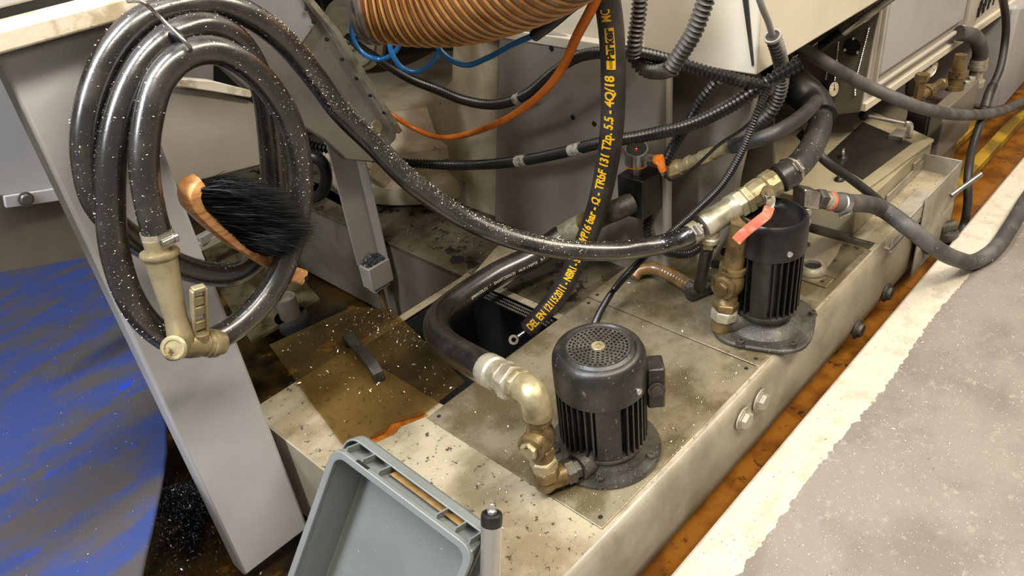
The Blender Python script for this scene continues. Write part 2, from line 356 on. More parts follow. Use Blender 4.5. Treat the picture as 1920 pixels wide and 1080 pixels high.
for a, b in ((1074, 220), (1114, 232), (1034, 90)): obj('screw_hole', MB().lathe(P(a, b, x=1.371), (-1,0,0), [(0, .007), (.002, .006)], 10), M['hole'], pn)
obj('label_clip', MB().prism([P(a, b, x=1.368) for a, b in ((998, 178), (1012, 176), (1011, 192), (1000, 192))], (-.002, 0, 0)), M['sheath'], pn)

# overhead cream cabinet
cb = thing('overhead_cabinet', (1.4, .735, .553), 'cream painted cabinet overhanging the pumps, its lowest corner pointing down', 'cabinet')
c0 = P(1418, 142, x=1.4)
YB = 1.9
mb = MB().box((1.4, c0.y, c0.z), (2.12, YB, 1.5)); obj('cabinet_body', mb, M['cream'], cb, .004)
mb = MB().prism([P(a, b, x=1.3985) for a, b in ((1393, -5), (1403, -5), (1414, 120), (1411, 124))], (-.003, 0, 0)); obj('door_gasket', mb, M['conduitgrey'], cb)
obj('lower_ledge', MB().prism([(1.37, 1.0, c0.z+.004), (1.37, YB, c0.z+.004), (1.37, YB, c0.z+.03), (1.37, 1.0, c0.z+.03)], (.029, 0, 0)), M['cream'], cb, .003)

tag(obj('unseen_light_blocker', MB().box((.62, 1.42, 1.02), (2.9, 3.5, 2.4)), M['cab'], bevel=.01), 'added unseen grey box above the duct and tank, shading the back', 'light blocker')  # added out of view so the light falls off towards the back
# ================================================================ RIGHT GREY CABINET
gc = thing('control_cabinet', (2.6, .8, .2), 'light grey machine cabinet with a recessed door, upper right', 'cabinet')
A = P(1616, 201, z=.2); B = P(1791, 79, z=.2); dirx = (B-A).normalized(); up = V((0,0,1)); nrm = V((dirx.y, -dirx.x, 0))
if nrm.y > 0: nrm = -nrm
def gq(u, z, o=0): return A + dirx*u + up*z + nrm*o
L = 2.6
obj('cabinet_body', MB().prism([gq(0,0), gq(L,0), gq(L,1.3), gq(0,1.3)], -nrm*.5), M['cab'], gc, .006)
obj('bottom_lip', MB().prism([gq(0,-.012,.012), gq(L,-.012,.012), gq(L,.012,.012), gq(0,.012,.012)], -nrm*.03), M['cream'], gc, .002)
du = 0.03; d1 = (B-A).length*1.02
fr = MB()
for q in ((gq(du, .05, .014), gq(d1, .05, .014)), (gq(du, .05, .014), gq(du, 1.2, .014)), (gq(d1, .05, .014), gq(d1, 1.2, .014))): fr.bar(q[0], q[1], .012, .012, nrm)
obj('door_frame', fr, M['cab'], gc, .003)
obj('door', MB().prism([gq(du+.03, .075), gq(d1-.02, .075), gq(d1-.02, 1.2), gq(du+.03, 1.2)], nrm*.012), M['panelcool'], gc, .004)
for r in range(2):
    for i in range(9):
        p = P(1836+i*9+r*4, 22-i*7.6-r*(-0)+(-12 if r else 0), y=gq(d1+.2, 0).y-.003); 
        obj('vent_slot', MB().obox(p, dirx*.007, nrm*.002, up*.018), M['hole'], gc)
bm_ = MB(); p = P(1808, 67, y=gq(d1, 0).y-.004); bm_.lathe(p, nrm, [(0, .008), (.006, .008), (.008, .005)], 12); obj('corner_screw', bm_, M['chrome'], gc)
# far right pale cover
tag(px_prism('machine_cover', [(1912, 10), (1890, 102), (1866, 208), (1880, 205), (1935, 140), (1935, 0)], 'y', .72, (.0, .35, 0), M['panelcool'], bevel=.02), 'pale grey sheet cover at the right edge behind the vertical hose', 'machine cover')

# mounting plate with gauges below cream cabinet
mp = thing('gauge_plate', P(1590, 200, y=1.0), 'dark steel gauge plate with a round hole and beaded edges under the cream cabinet', 'mounting plate')
px = [(1490, 70), (1480, 180), (1520, 205), (1570, 215), (1612, 210), (1640, 60), (1660, -20), (1560, 0)]
obj('plate', MB().prism([P(a, b, x=2.135) for a, b in px], (.008, 0, 0)), M['basewall'], mp, .001)
obj('round_hole', MB().lathe(P(1597, 88, x=2.134), (-1,0,0), [(0, .024), (.001, .024)], 24), M['hole'], mp)
for a, b in (((1630, 50), (1602, 160)), ((1573, 68), (1565, 150)), ((1500, 122), (1478, 158)), ((1525, 85), (1562, 60)), ((1603, 165), (1603, 178)), ((1552, 128), (1546, 160)), ((1480, 112), (1502, 98))):
    n = int(sqrt((a[0]-b[0])**2+(a[1]-b[1])**2)/4)
    a_, b_ = P(*a, x=2.132), P(*b, x=2.132); n = n*4
    obj('bead_edging', ridge([a_.lerp(b_, i/n) for i in range(n+1)], .0038, depth=.6, n=8), M['chrome'], mp)
for a, b in ((1600, 72), (1584, 93), (1608, 98)): obj('plate_screw', MB().ball(P(a, b, x=2.132), .005, 8), M['chrome'], mp)
def gauge(name, a, b, w, y, label, depth=.035, needle=True, dirn=(-.25, -1, .15)):
    c = P(a, b, **y); r = pr(c, w); d = V(dirn).normalized()
    t = thing(name, c, label, 'pressure gauge')
    obj('gauge_case', MB().lathe(c, -d, [(0, r*.9), (-.004, r), (.004, r*1.02), (depth, r), (depth+.004, r*.8)], 32), M['zinc'] if needle else M['blackclean'], t)
    obj('dial', MB().lathe(c, d, [(.0, r*.88), (.0035, r*.88)], 32), M['dial'], t)
    nb = MB(); up_ = V((0,0,1)); up_ = (up_ - d*up_.dot(d)).normalized(); sd = d.cross(up_)
    for k in range(9):
        an = radians(-135 + 270*k/8); q = c + d*.0038 + (up_*cos(an)+sd*sin(an))*r*.72
        nb.obox(q, (up_*cos(an)+sd*sin(an))*r*.09, (up_*-sin(an)+sd*cos(an))*r*.02, d*.0004)
    nb.obox(c + d*.0046 + up_*r*.25, up_*r*.42, sd*r*.035, d*.0004); nb.lathe(c+d*.004, d, [(0, r*.1), (.002, r*.09)], 10)
    obj('needle', nb, M['ink'], t); return t
gauge('pressure_gauge', 1562, 167, 30, dict(x=2.10), 'small black pressure gauge on the dark gauge plate', needle=False)
gauge('pressure_gauge', 1743, 122, 46, dict(y=.80), 'larger brass rimmed pressure gauge hanging under the light grey cabinet')
t = thing('filter_bowl', P(1600, 45, y=.93), 'clear banded cylinder lying under the cream cabinet beside the gauge plate', 'filter')
a, b = P(1575, 62, x=2.06), P(1635, 18, x=2.06); r = pr(a, 22)
obj('black_cap', MB().lathe(a, a-b, [(-.01, r*1.05), (.06, r*1.05), (.065, r*.7)], 24), M['blackclean'], t)
obj('bowl', MB().lathe(a, b-a, [(0, r), (.07, r), (.07, r*1.12), (.085, r*1.12), (.085, r), (.2, r)], 24), M['steel'], t)

# valve block under the grey cabinet
vb = thing('pedestal_box', (2.6, .8, -.28), 'brownish steel pedestal box under the brass valves, right of the tank', 'pedestal')
obj('pedestal_body', MB().box((2.42, .68, -.3), (2.72, .95, .03)), M['basewall'], vb, .004)
obj('front_sheet', MB().box((2.44, .66, -.05), (2.74, .70, .125)), M['basewall'], vb, .004)
obj('mount_block', MB().box((2.42, .70, .03), (2.50, .76, .12)), M['blackclean'], vb, .002)
for x in (2.68, 2.72): obj('corner_nut', MB().lathe((x, .68, .125), (0,0,1), [(0, .012), (.012, .012), (.014, .008)], 6), M['chrome'], vb)
t = thing('brass_valve', P(1740, 175, x=2.38), 'brass elbow valve in front of the black block under the big gauge', 'valve')
p = P(1722, 182, x=2.38)
mb = MB().lathe(p, (0,0,1), [(-.04, .02), (0, .02), (.0, .015), (.05, .015), (.05, .02), (.07, .02)], 6); mb.lathe(p, (1,-.15,.02), [(0, .016), (.04, .016), (.04, .022), (.06, .022), (.06, .014), (.13, .014)], 16); mb.ball(p+V((.13,-.02,.0)), .018, 12)
obj('valve_body', mb, M['brassdark'], t)
t = thing('brass_fitting', P(1788, 168, y=.70), 'upright brass pipe fitting below the cabinet screw, beside the big gauge', 'pipe fitting')
mb = MB().lathe(P(1788, 168, y=.70), (0.05,0,1), [(0, .028), (.015, .028), (.015, .022), (.04, .022), (.04, .026), (.06, .026), (.06, .018), (.11, .018)], 12)
obj('fitting_body', mb, M['brassdark'], t)
pth = crv(PP([(1797, 62, 'y', .76), (1825, 68, 'y', .73), (1838, 95, 'y', .72), (1835, 118, 'y', .72)]))
t = thing('angled_hose', pth[-1], 'short dusty hose curving into a clamped fitting under the grey cabinet', 'hose')
obj('hose', MB().tube(pth, .024), M['greyhose'], t)
mb = MB().lathe(pth[-1], (0,0,-1), [(-.015, .028), (.005, .028), (.005, .03), (.02, .03), (.02, .022), (.06, .022), (.06, .032), (.08, .032)], 20); obj('end_fitting', mb, M['zinc'], t)

# ================================================================ BOX WITH BLACK MAT + TRAY
bx = thing('control_box', (2.08, .8, 0), 'beige steel box with a black top panel standing on the tank behind the taller pump', 'box')
pts = [P(1602, 395, z=.078), (2.345, .65, .078), (2.345, 1.1, .078), (1.82, 1.1, .078)]
obj('box_body', MB().box((1.82, .652, .003), (2.345, 1.12, .075)), M['box'], bx, .003)
obj('box_lid', MB().prism([P(*q, z=.085) for q in ((1752, 261), (1596, 375), (1588, 378), (1475, 345), (1420, 300), (1470, 200), (1618, 200))], (0, 0, -.009)), M['box'], bx, .002)
obj('black_panel', MB().prism([P(*q, z=.086) for q in ((1618, 229), (1710, 269), (1618, 337), (1548, 294))], (0, 0, .0015)), M['rubbermat'], bx)
obj('side_latch', MB().box((2.20, .645, .02), (2.245, .652, .055)), M['tray'], bx, .002)
t = thing('cable_hook', P(1577, 296, z=.09), 'small chrome hook on the black panel beside the thin hose, the upper of two', 'hook')
for nm, (a, b) in (('u', (1580, 296)), ('l', (1574, 337))):
    c = P(a, b, z=.087)
    if nm == 'l': t = thing('cable_hook', c, 'small chrome hook on the beige lid below the thin hose, the lower of two', 'hook')
    mb = MB().tube(crv([c, c+V((0,0,.016)), c+V((.006,.004,.022)), c+V((.014,.006,.018))], .003), .004, 8); obj('hook_wire', mb, M['chrome'], t)
    obj('hook_base', MB().lathe(c, (0,0,1), [(0, .014), (.003, .013), (.008, .008)], 14), M['black'], t)
t = thing('toggle_lever', P(1620, 215, z=.13), 'thin chrome toggle lever with an elbow end above the black panel', 'lever')
a, b = P(1620, 216, z=.14), P(1697, 232, z=.13)
obj('lever_rod', MB().tube([a, b], .0055, 10), M['chrome'], t)
mb = MB().tube(crv([b, b+V((.01,-.01,-.004)), b+V((.012,-.014,-.04))], .004), .009, 10); mb.box((b.x-.03, b.y-.01, .085), (b.x+.03, b.y+.03, .1)); obj('lever_end', mb, M['chrome'], t)
obj('pivot', MB().ball(a, .016, 10), M['blackclean'], t)
tr = thing('drip_tray', (2.1, .6, -.03), 'open scuffed steel tray along the tank edge in front of the beige box', 'tray')
mb = MB(); z0, z1 = -.008, .052
mb.box((1.82, .552, z0-.004), (2.285, .65, z0+.002)); mb.box((2.02, .547, -.2), (2.285, .551, z1)); mb.box((2.282, .547, -.1), (2.286, .65, z1)); mb.box((2.02, .646, z0), (2.285, .65, z1-.02)); mb.box((1.82, .552, -.02), (2.02, .556, .02))
obj('tray_shell', mb, M['tray'], tr, .0012)
obj('tray_step', MB().box((1.93, .553, .002), (2.10, .60, .034)), M['tray'], tr, .003)
obj('corner_bracket', MB().box((2.2, .545, -.2), (2.29, .56, -.08)), M['tankside'], tr, .004)
a, b = P(1790, 362, y=.54), P(1840, 326, y=.50)
t = thing('drain_stub', a, 'pale bent metal drain stub sticking out of the tray side over the trench', 'pipe')
obj('stub_pipe', MB().lathe(a, b-a, [(-.012, .0075), ((b-a).length, .0075), ((b-a).length, .0055), ((b-a).length*.8, .005)], 16), M['steel'], t)
t = thing('hose_union', P(1772, 430, y=.54), 'round dirty metal union on the tank corner beside the vertical hose', 'pipe fitting')
mb = MB().lathe(P(1776, 440, y=.535), (0,0,1), [(-.05, .02), (-.01, .02), (-.01, .03), (.012, .03), (.012, .018), (.016, .016)], 18); mb.lathe(P(1760, 430, y=.555), (1,-.6,0), [(0, .018), (.05, .018)], 14); obj('union_body', mb, M['cast'], t)

# ================================================================ LEFT STRUCTURES
sl = thing('support_column', (.34, 1.265, -.25), 'wide light grey sheet steel column running down to the pit, behind the coiled hose', 'column')
mb = MB().box((.262, 1.235, -.252), (.425, 1.285, .86)); obj('column_box', mb, M['column'], sl, .006)
sh = thing('steel_ledge', (.3, 1.2, .86), 'worn cream painted steel ledge above the column, upper left', 'ledge')
mb = MB().box((-.2, 1.185, .872), (.468, 1.32, .9)); obj('ledge_bar', mb, M['shelf'], sh, .004)
tag(obj('machine_door', MB().box((-.2, 1.26, .912), (.9, 1.3, 1.5)), M['panelcool'], bevel=.004), 'grey machine door above the worn cream ledge, upper left corner', 'door panel')
tag(obj('gap_shade_strip', MB().box((-.2, 1.262, .899), (.46, 1.29, .913)), M['hole']), 'thin black strip standing for the shaded gap between worn ledge and grey door', 'shade strip')  # black strip stands for the shade in the gap below the door
sk = thing('machine_skirt', P(50, 370, y=1.62), 'grey sheet metal skirt with a round bolt, left of the column', 'panel')
obj('skirt_sheet', MB().prism([P(*q, y=1.62) for q in ((-60, 60), (60, 60), (160, 230), (150, 353), (80, 357), (7, 368), (-60, 372))], (0, .02, 0)), M['panelcool'], sk, .003)
obj('skirt_flange', MB().prism([P(*q, y=1.615) for q in ((7, 368), (80, 357), (150, 347), (150, 370), (100, 379), (12, 391))], (0, .012, 0)), M['panelcool'], sk, .002)
mb = MB().lathe(P(48, 373, y=1.612), (0,-1,0), [(0, .014), (.003, .014), (.003, .010), (.008, .008)], 16); obj('skirt_bolt', mb, M['steel'], sk)
tag(obj('trough_wall', MB().prism([P(*q, y=1.66) for q in ((-60, 360), (200, 340), (240, 470), (-60, 520))], (0, .03, 0)), M['basewall']), 'brownish metal trough wall between the grey skirt and the blue sheet', 'trough')
# blue sheet
z = .075
pts = [(-60, 452), (0, 445), (60, 446), (130, 452), (230, 470), (270, 560), (300, 700), (312, 800), (312, 845), (303, 900), (285, 985), (272, 1040), (262, 1090), (262, 1200), (-60, 1200)]
tag(obj('blue_cover', MB().prism([P(a, b, z=z) for a, b in pts], (0, 0, -.012)), M['blue'], bevel=.004), 'large scraped blue painted steel sheet lying left of the grey column', 'steel sheet')
# conveyor side panel
cv = thing('chip_conveyor', P(600, 150, y=1.6), 'grey sloping chip conveyor side behind the coiled hose with a bolted edge strip', 'conveyor')
obj('conveyor_side', MB().prism([P(*q, y=1.6) for q in ((300, -40), (565, -40), (578, 0), (620, 60), (745, 245), (742, 262), (700, 305), (650, 300), (610, 262), (470, 175), (400, 110), (300, 100))], (0, .03, 0)), M['panel'], cv, .004)
obj('upper_side', MB().prism([P(*q, y=1.592) for q in ((330, -40), (556, -40), (572, 5), (590, 48), (560, 92), (490, 40), (430, 12), (330, 5))], (0, .01, 0)), M['panelcool'], cv, .003)
a = MB()
for q in ((565, -30, 578, 2), (578, 2, 625, 58), (625, 58, 745, 246)): a.bar(P(q[0], q[1], y=1.585), P(q[2], q[3], y=1.585), .012, .03, (0,1,0))
obj('edge_strip', a, M['zinc'], cv)
for x, y in ((588, 40), (613, 73), (641, 110), (668, 146), (694, 178), (720, 210), (575, 15)): obj('edge_bolt', MB().lathe(P(x-1, y+1, y=1.58), (0,-1,0), [(0, .005), (.006, .004)], 6), M['black'], cv)
a = MB().lathe(P(705, 238, y=1.598), (0,-1,0), [(0, .018), (.003, .017)], 24); obj('round_blank', a, M['casting'], cv)
# panel seen through the coil
ip = thing('lower_housing', P(420, 250, y=1.5), 'grey housing panel seen through the middle of the coiled hose', 'panel')
obj('housing_sheet', MB().prism([P(*q, y=1.5) for q in ((290, 165), (400, 168), (470, 190), (520, 230), (530, 300), (335, 350), (290, 350))], (0, .03, 0)), M['panel'], ip, .004)
obj('housing_lip', MB().prism([P(*q, y=1.485) for q in ((320, 146), (400, 152), (478, 172), (470, 184), (400, 172), (318, 160))], (0, .03, 0)), M['shelf'], ip, .002)
obj('housing_upper', MB().prism([P(*q, y=1.56) for q in ((300, 90), (400, 100), (400, 165), (300, 165))], (0, .01, 0)), M['panel'], ip)
# yellow guard, pit beams
mb = MB().prism([P(*q, z=.0) for q in ((560, 330), (600, 345), (660, 378), (650, 392), (590, 360), (550, 350))], (0,0,-.03)); tag(obj('yellow_rail', mb, M['yellowpaint'], bevel=.002), 'oil stained yellow rail in the dark behind the grey post', 'rail')
t = thing('pit_frame', P(450, 420, z=-.1), 'greasy steel angle frame in the pit seen through the coil under the brush', 'frame')
for i, (q0, q1, w) in enumerate((((372, 452), (530, 365), .03), ((360, 470), (520, 395), .012))):
    obj('frame_bar', MB().bar(P(*q0, z=-.08-.02*i), P(*q1, z=-.08-.02*i), w, .03), M['tray' if i == 0 else 'box'], t, .002)
tag(obj('catch_plate', MB().prism([P(*q, z=-.2) for q in ((380, 470), (440, 440), (520, 470), (600, 560), (540, 600), (470, 640), (420, 560))], (0,0,-.01)), mat('wet_steel_plate', hx('7c6f50'), hx('4a3d24'), 12, .4, .62, rough=.15, metal=.6, bump=.8, bsc=90)), 'wet glinting steel plate lying in the pit below the brush', 'plate')
t = thing('standpipe', P(548, 590, z=-.25), 'short dark upright pipe stub in the pit below the brush handle', 'pipe')
c = P(545, 592, z=-.2); obj('stub_pipe', MB().lathe(c, (0,0,1), [(-.06, .032), (.07, .032), (.07, .026), (.05, .026)], 24), M['basewall'], t)
obj('black_ring', MB().lathe(c, (0,0,1), [(-.04, .05), (-.01, .055), (.0, .05), (0, .034)], 28), M['hose2'], t)
# grey post
fc = P(701, 547, z=-.12); ft = P(699, 510, x=fc.x).z; yM = P(672, 495, x=fc.x).y; xM = P(730, 490, y=fc.y).x
t = thing('machine_post', (fc.x, fc.y, -.3), 'grey upright angle post with a small foot block heaped with dark swarf', 'post')
obj('post_web', MB().box((fc.x-.004, yM-.004, ft), (xM, yM+.002, .5)), M['panel'], t, .001)
obj('post_flange', MB().box((xM-.004, fc.y, ft), (xM, yM-.004, .5)), M['panel'], t, .001)
obj('foot_block', MB().box((fc.x-.002, fc.y-.002, -.12), (xM+.002, yM+.002, ft)), M['panel'], t, .003)
obj('foot_plate', MB().box((fc.x+.008, fc.y+.008, -.135), (xM-.008, yM-.008, -.12)), M['column'], t, .002)
x0, y0 = (fc.x+xM)/2, (fc.y+yM)/2+.03
obj('levelling_foot', MB().lathe((x0, y0-.03, -.3), (0,0,1), [(0, .03), (.02, .03), (.03, .01), (.19, .01)], 16), M['brassdark'], t)
post = (fc.x, fc.y, xM, yM, ft)

# ================================================================ AMBER SHEET WITH HANDLE
ls = thing('plastic_cover', P(690, 690, z=.008), 'oily translucent amber cover sheet with a black handle lying over the tank opening', 'cover')
pts = [(505, 648), (660, 577), (735, 580), (872, 716), (792, 778), (735, 794), (722, 812), (655, 838), (640, 832), (560, 722)]
obj('amber_sheet', MB().prism([P(a, b, z=.006) for a, b in pts], (0,0,.003)), M['amberfilm2'], ls, .0008)
a, b = P(655, 645, z=.01), P(712, 712, z=.01); dd = (b-a).normalized(); sd = dd.cross(V((0,0,1)))
mb = MB(); a2 = a - dd*.006; b2 = b + dd*.006; hh = .036
prof = [a2, a2+V((0,0,hh*.6)), a2+dd*.012+V((0,0,hh)), b2-dd*.03+V((0,0,hh)), b2-dd*.006+V((0,0,hh*.55)), b2, b2-dd*.02, b2-dd*.022+V((0,0,hh*.45)), b2-dd*.04+V((0,0,hh*.7)), a2+dd*.028+V((0,0,hh*.7)), a2+dd*.02+V((0,0,hh*.5)), a2+dd*.02]
mb.prism([p - sd*.013 for p in prof], sd*.026)
obj('handle', mb, M['black'], ls, .002)

tag(obj('oil_puddle', MB().prism([P(a, b, z=.0006) for a, b in ((648, 838), (690, 822), (722, 802), (735, 788), (790, 770), (803, 779), (752, 800), (738, 815), (692, 836), (656, 845))], (0,0,.0008)), mat('orange_oil_film', hx('9a5a1c'), hx('7a4412'), 20, .4, .6, rough=.12), bevel=.0004), 'orange oil seeping out along the front edge of the amber cover sheet', 'oil', kind='stuff')
# ================================================================ PUMPS
def pump(c, rb, rc, z0, z1, z2, name, label, fl, bolts, nf, front, rim):
    """c base centre; rb body radius, rc cover radius; z0 body bottom, z1 cover bottom, z2 top"""
    t = thing(name, c, label, 'pump', None)
    zc = c.z
    if fl == 'round':
        mb = MB().lathe(c, (0,0,1), [(0, .108), (.006, .109), (.011, .106), (.011, .088), (.018, .084), (.03, .076), (z0, .074)], 48)
        mb.box((c.x-.05, c.y-.02, c.z+.002), (c.x+.03, c.y+.11, c.z+.02)) if False else None
        obj('mounting_flange', mb, M['cast'], t)
    else:
        pts = []
        for i in range(48):
            a = 2*pi*i/48; e = 3.2; ca, sa = cos(a), sin(a)
            rr = .108/((abs(cos(a-fl))**e + abs(sin(a-fl))**e)**(1/e))
            rr = min(rr, .128); pts.append(c + V((ca, sa, 0))*rr)
        obj('mounting_flange', MB().prism(pts, (0,0,.011)), M['cast'], t, .004)
        obj('flange_neck', MB().lathe(c, (0,0,1), [(.01, .085), (.02, .075), (.03, .055), (z0, .05)], 40), M['cast'], t)
    for a in bolts:
        r_ = .096 if fl == 'round' else .108
        m_ = MB(); bolt(m_, c + V((cos(a)*r_, sin(a)*r_, .0105)), (0,0,1), .0075, .009); obj('bolt', m_, M['cast'], t)
    obj('motor_foot_ring', MB().lathe(c, (0,0,1), [(z0-.006, rb*.86), (z0+.008, rb*1.0), (z0+.014, rb*1.0), (z0+.016, rb*.8)], 48), M['cast'], t)
    mb = MB().lathe(c, (0,0,1), [(z0+.01, rb*.80), (z1+.01, rb*.80)], 48)
    for i in range(nf):
        a = 2*pi*i/nf
        da = (a - front + pi) % (2*pi) - pi
        if abs(da) < .30: continue
        d = V((cos(a), sin(a), 0)); s = V((-sin(a), cos(a), 0))
        mb.obox(c + d*rb*.88 + V((0,0,(z0+z1)/2+.012)), d*rb*.12, s*.0016, V((0,0,(z1-z0)/2-.004)))
    # smooth plate on the front side
    k = 8; v_ = []
    for i in range(k+1):
        a = front - .27 + .54*i/k
        for r_ in (rb*.99, rb*.8):
            for z_ in (z0+.016, z1+.006): v_.append(c + V((cos(a)*r_, sin(a)*r_, z_)))
    f_ = []
    for i in range(k): f_ += [(4*i, 4*i+4, 4*i+5, 4*i+1)]
    f_ += [(0,1,3,2), (4*k, 4*k+2, 4*k+3, 4*k+1)]
    mb.add(v_, f_)
    obj('finned_motor', mb, M['blackclean'] if rim else M['black'], t, ang=25)
    h = z2 - z1
    if not rim:
        pf = [(z1, rc*.93), (z1, rc), (z2-.032, rc*1.005), (z2-.018, rc*.985), (z2-.008, rc*.93), (z2-.003, rc*.86), (z2-.002, rc*.80), (z2-.005, rc*.77), (z2-.003, rc*.735), (z2-.001, rc*.70), (z2-.0015, rc*.665)]
        obj('fan_cover', MB().lathe(c, (0,0,1), pf, 64, cap=False), M['black'], t)
        mb = MB(); R = rc*.665; rows = 7
        for k in range(rows*2):
            r0 = R*(.16 + .84*k/(rows*2)); r1 = R*(.16 + .84*(k+1)/(rows*2)); ns = 120
            hole = k % 2 == 0
            nh = max(6, int(round(2*pi*(r0+r1)/2/.0088)))
            for i in range(nh*4):
                if hole and i % 4 in (0, 1): continue
                a0 = 2*pi*i/(nh*4); a1 = 2*pi*(i+1)/(nh*4)
                q = [c + V((cos(a)*r_, sin(a)*r_, z2-.002)) for r_, a in ((r0, a0), (r1, a0), (r1, a1), (r0, a1))]
                mb.add(q, [(0,1,2,3)])
        obj('fan_grille', mb, M['cast'], t, smooth=False)
        obj('cover_inside', MB().lathe(c, (0,0,1), [(z2-.018, R), (z2-.016, R)], 32), M['hole'], t)
        obj('brass_hub', MB().lathe(c, (0,0,1), [(z2-.004, .0125), (z2, .0125), (z2+.0012, .0115), (z2+.0012, .005), (z2-.002, .005)], 24), M['brass'], t)
    else:
        pf = [(z1, rc*.93), (z1, rc), (z2-.02, rc), (z2-.006, rc*.97), (z2, rc*.90), (z2-.001, rc*.84), (z2-.012, rc*.80), (z2-.016, rc*.74), (z2-.02, 0.002)]
        obj('fan_cover', MB().lathe(c, (0,0,1), pf, 64, cap=False), M['blackclean'], t)
    a = front + .75; m_ = MB().lathe(c + V((cos(a)*rc, sin(a)*rc, z1+.02)), (cos(a), sin(a), 0), [(0, .006), (.004, .006), (.006, .003)], 10); obj('cover_screw', m_, M['chrome'], t)
    return t
VD = math.atan2(-.69, -.82)      # direction from pump 1 to the viewer
c1 = P(1133, 838, z=.004)
pu1 = pump(c1, .083, .084, .03, .166, .248, 'coolant_pump', 'dusty black finned coolant pump with perforated round cap, nearest the grey crate', 'round', [VD+x for x in (-1.35, -.12, 1.1, 2.4)], 40, VD+.12, False)
# terminal box / bracket on the right side of pump 1
d = V((cos(VD+1.62), sin(VD+1.62), 0)); s = V((-d.y, d.x, 0))
mb = MB(); q = c1 + d*.098 + V((0,0,.155))
mb.obox(q, d*.016, s*.022, V((0,0,.045))); obj('terminal_box', mb, M['black'], pu1, .004)
obj('box_cap', MB().lathe(q - s*.022, -s, [(0, .016), (.003, .016), (.003, .011), (.005, .011)], 20), M['cast'], pu1)
c2 = P(1432, 606, z=.004)
VD2 = math.atan2(-.43, -.9)
pu2 = pump(c2, .070, .073, .045, .205, .285, 'coolant_pump', 'taller black finned coolant pump with open topped cap beside the red valve lever', radians(20), [VD2+x for x in (-.42, .62, 1.9, 3.4)], 30, VD2-.2, True)
m_ = MB(); bolt(m_, P(1512, 462, z=.004), (0,0,1), .009, .008); obj('bolt', m_, M['cast'], pu2)

# ================================================================ VALVE STACKS
def dirv(a, b): return (V(b)-V(a)).normalized()
vs1 = thing('check_valve_pipe', P(1022, 930, z=.005), 'upright brass check valve pipe rising from the elbow beside the nearest pump', 'pipe')
b0 = P(1024, 905, z=.03); b1 = P(1010, 845, z=.07)
up = V((0,0,1))
B0 = V((b0.x, b0.y, .012))
def stack(parent, base, segs, tilt=V((0,0,0)), dark=True):
    for nm, z0, pf, n, m in segs:
        ax = (up + tilt).normalized(); p = base + ax*z0
        obj(nm, MB().lathe(p, ax, pf, n), M[m], parent, .0012 if n < 12 else 0, ang=30)
obj('lower_elbow', MB().tube(crv([B0+V((.045,-.018,.022)), B0+V((.02,-.008,.022)), B0+V((.004,-.0,.027)), B0+V((0,0,.05))], .006), .021, 20).ball(B0+V((0,0,.022)), .0225, 16), M['brassdark'], vs1)
obj('inlet_nut', MB().lathe(B0+V((.035,-.014,.022)), (1,-.4,0), [(0, .024), (.018, .024), (.018, .019), (.03, .019)], 6), M['cast'], vs1, .001)
obj('inlet_pipe', MB().lathe(B0+V((.06,-.024,.022)), dirv(B0, c1)*V((1,1,0)), [(0, .026), (.035, .027), (.05, .03)], 20), M['cast'], vs1)
stack(vs1, B0, [
  ('union_nut', .035, [(0, .024), (.004, .027), (.022, .027), (.026, .024)], 8, 'brassdark'),
  ('hex_nut', .058, [(0, .022), (.003, .026), (.020, .026), (.024, .022)], 6, 'brass'),
  ('nipple', .080, [(0, .019), (.012, .019), (.012, .021), (.018, .021)], 20, 'brassdark'),
  ('valve_socket', .094, [(0, .02), (.004, .023), (.014, .023), (.016, .02)], 6, 'brassdark'),
])
vc = B0 + V((0,0,.135))
bd = V((-.95, -.05, -.05)).normalized()
bd = (P(955, 800, d=1.37) - P(985, 790, d=1.42)); bd = V((bd.x, bd.y, 0)).normalized()
obj('valve_body', MB().tube(crv([B0+V((0,0,.105)), vc, B0+V((0,0,.172))], .008), [.018, .02, .0235, .026, .026, .025, .022, .02, .018][:len(crv([B0+V((0,0,.105)), vc, B0+V((0,0,.172))], .008))], 20).lathe(vc, bd, [(0, .024), (.02, .025), (.034, .022)], 20), M['brassdark'], vs1)
o = obj('valve_cap', MB().lathe(vc+bd*.028, bd, [(0, .0255), (.007, .0255), (.009, .022)], 28), M['brassdark'], vs1)
obj('cap_hex', MB().lathe(vc+bd*.036, bd, [(0, .0165), (.009, .0165), (.011, .014)], 6), M['brass'], o, .001)
stack(vs1, B0, [('top_hex', .166, [(0, .02), (.003, .024), (.02, .024), (.023, .021)], 6, 'brassdark')])
e0 = B0 + V((0,0,.186))
E1 = P(893, 668, z=.118)      # nut centre
e2 = P(965, 700, z=.212)
# elbow up and over to the hose
eh = P(945, 690, z=.2)
el_top = B0 + V((0,0,.232)); hd = (P(868, 650, z=.19) - P(930, 680, z=.215)); hd = V((hd.x, hd.y, hd.z)).normalized()
path = crv([e0, e0+V((0,0,.012)), el_top+V((0,0,-.008))+hd*.006, el_top+hd*.024, el_top+hd*.045+V((0,0,-.002))], .005)
obj('top_elbow', MB().tube(path, .0265, 24), M['brass'], vs1)
q = el_top + hd*.042
obj('elbow_collar', MB().lathe(q, hd, [(-.006, .028), (0, .031), (.008, .031), (.01, .028)], 8), M['brass'], vs1, .001)
obj('large_nut', MB().lathe(q+hd*.010, hd, [(0, .029), (.004, .035), (.026, .035), (.03, .031)], 6), M['zinc'], vs1, .0015)
obj('small_nut', MB().lathe(q+hd*.038, hd, [(0, .028), (.003, .032), (.014, .032), (.017, .028)], 8), M['zinc'], vs1, .001)
obj('hose_ferrule', MB().lathe(q+hd*.052, hd, [(0, .027), (.006, .0285), (.02, .0275), (.024, .031), (.05, .0315), (.054, .0295)], 32), M['zinc'], vs1)
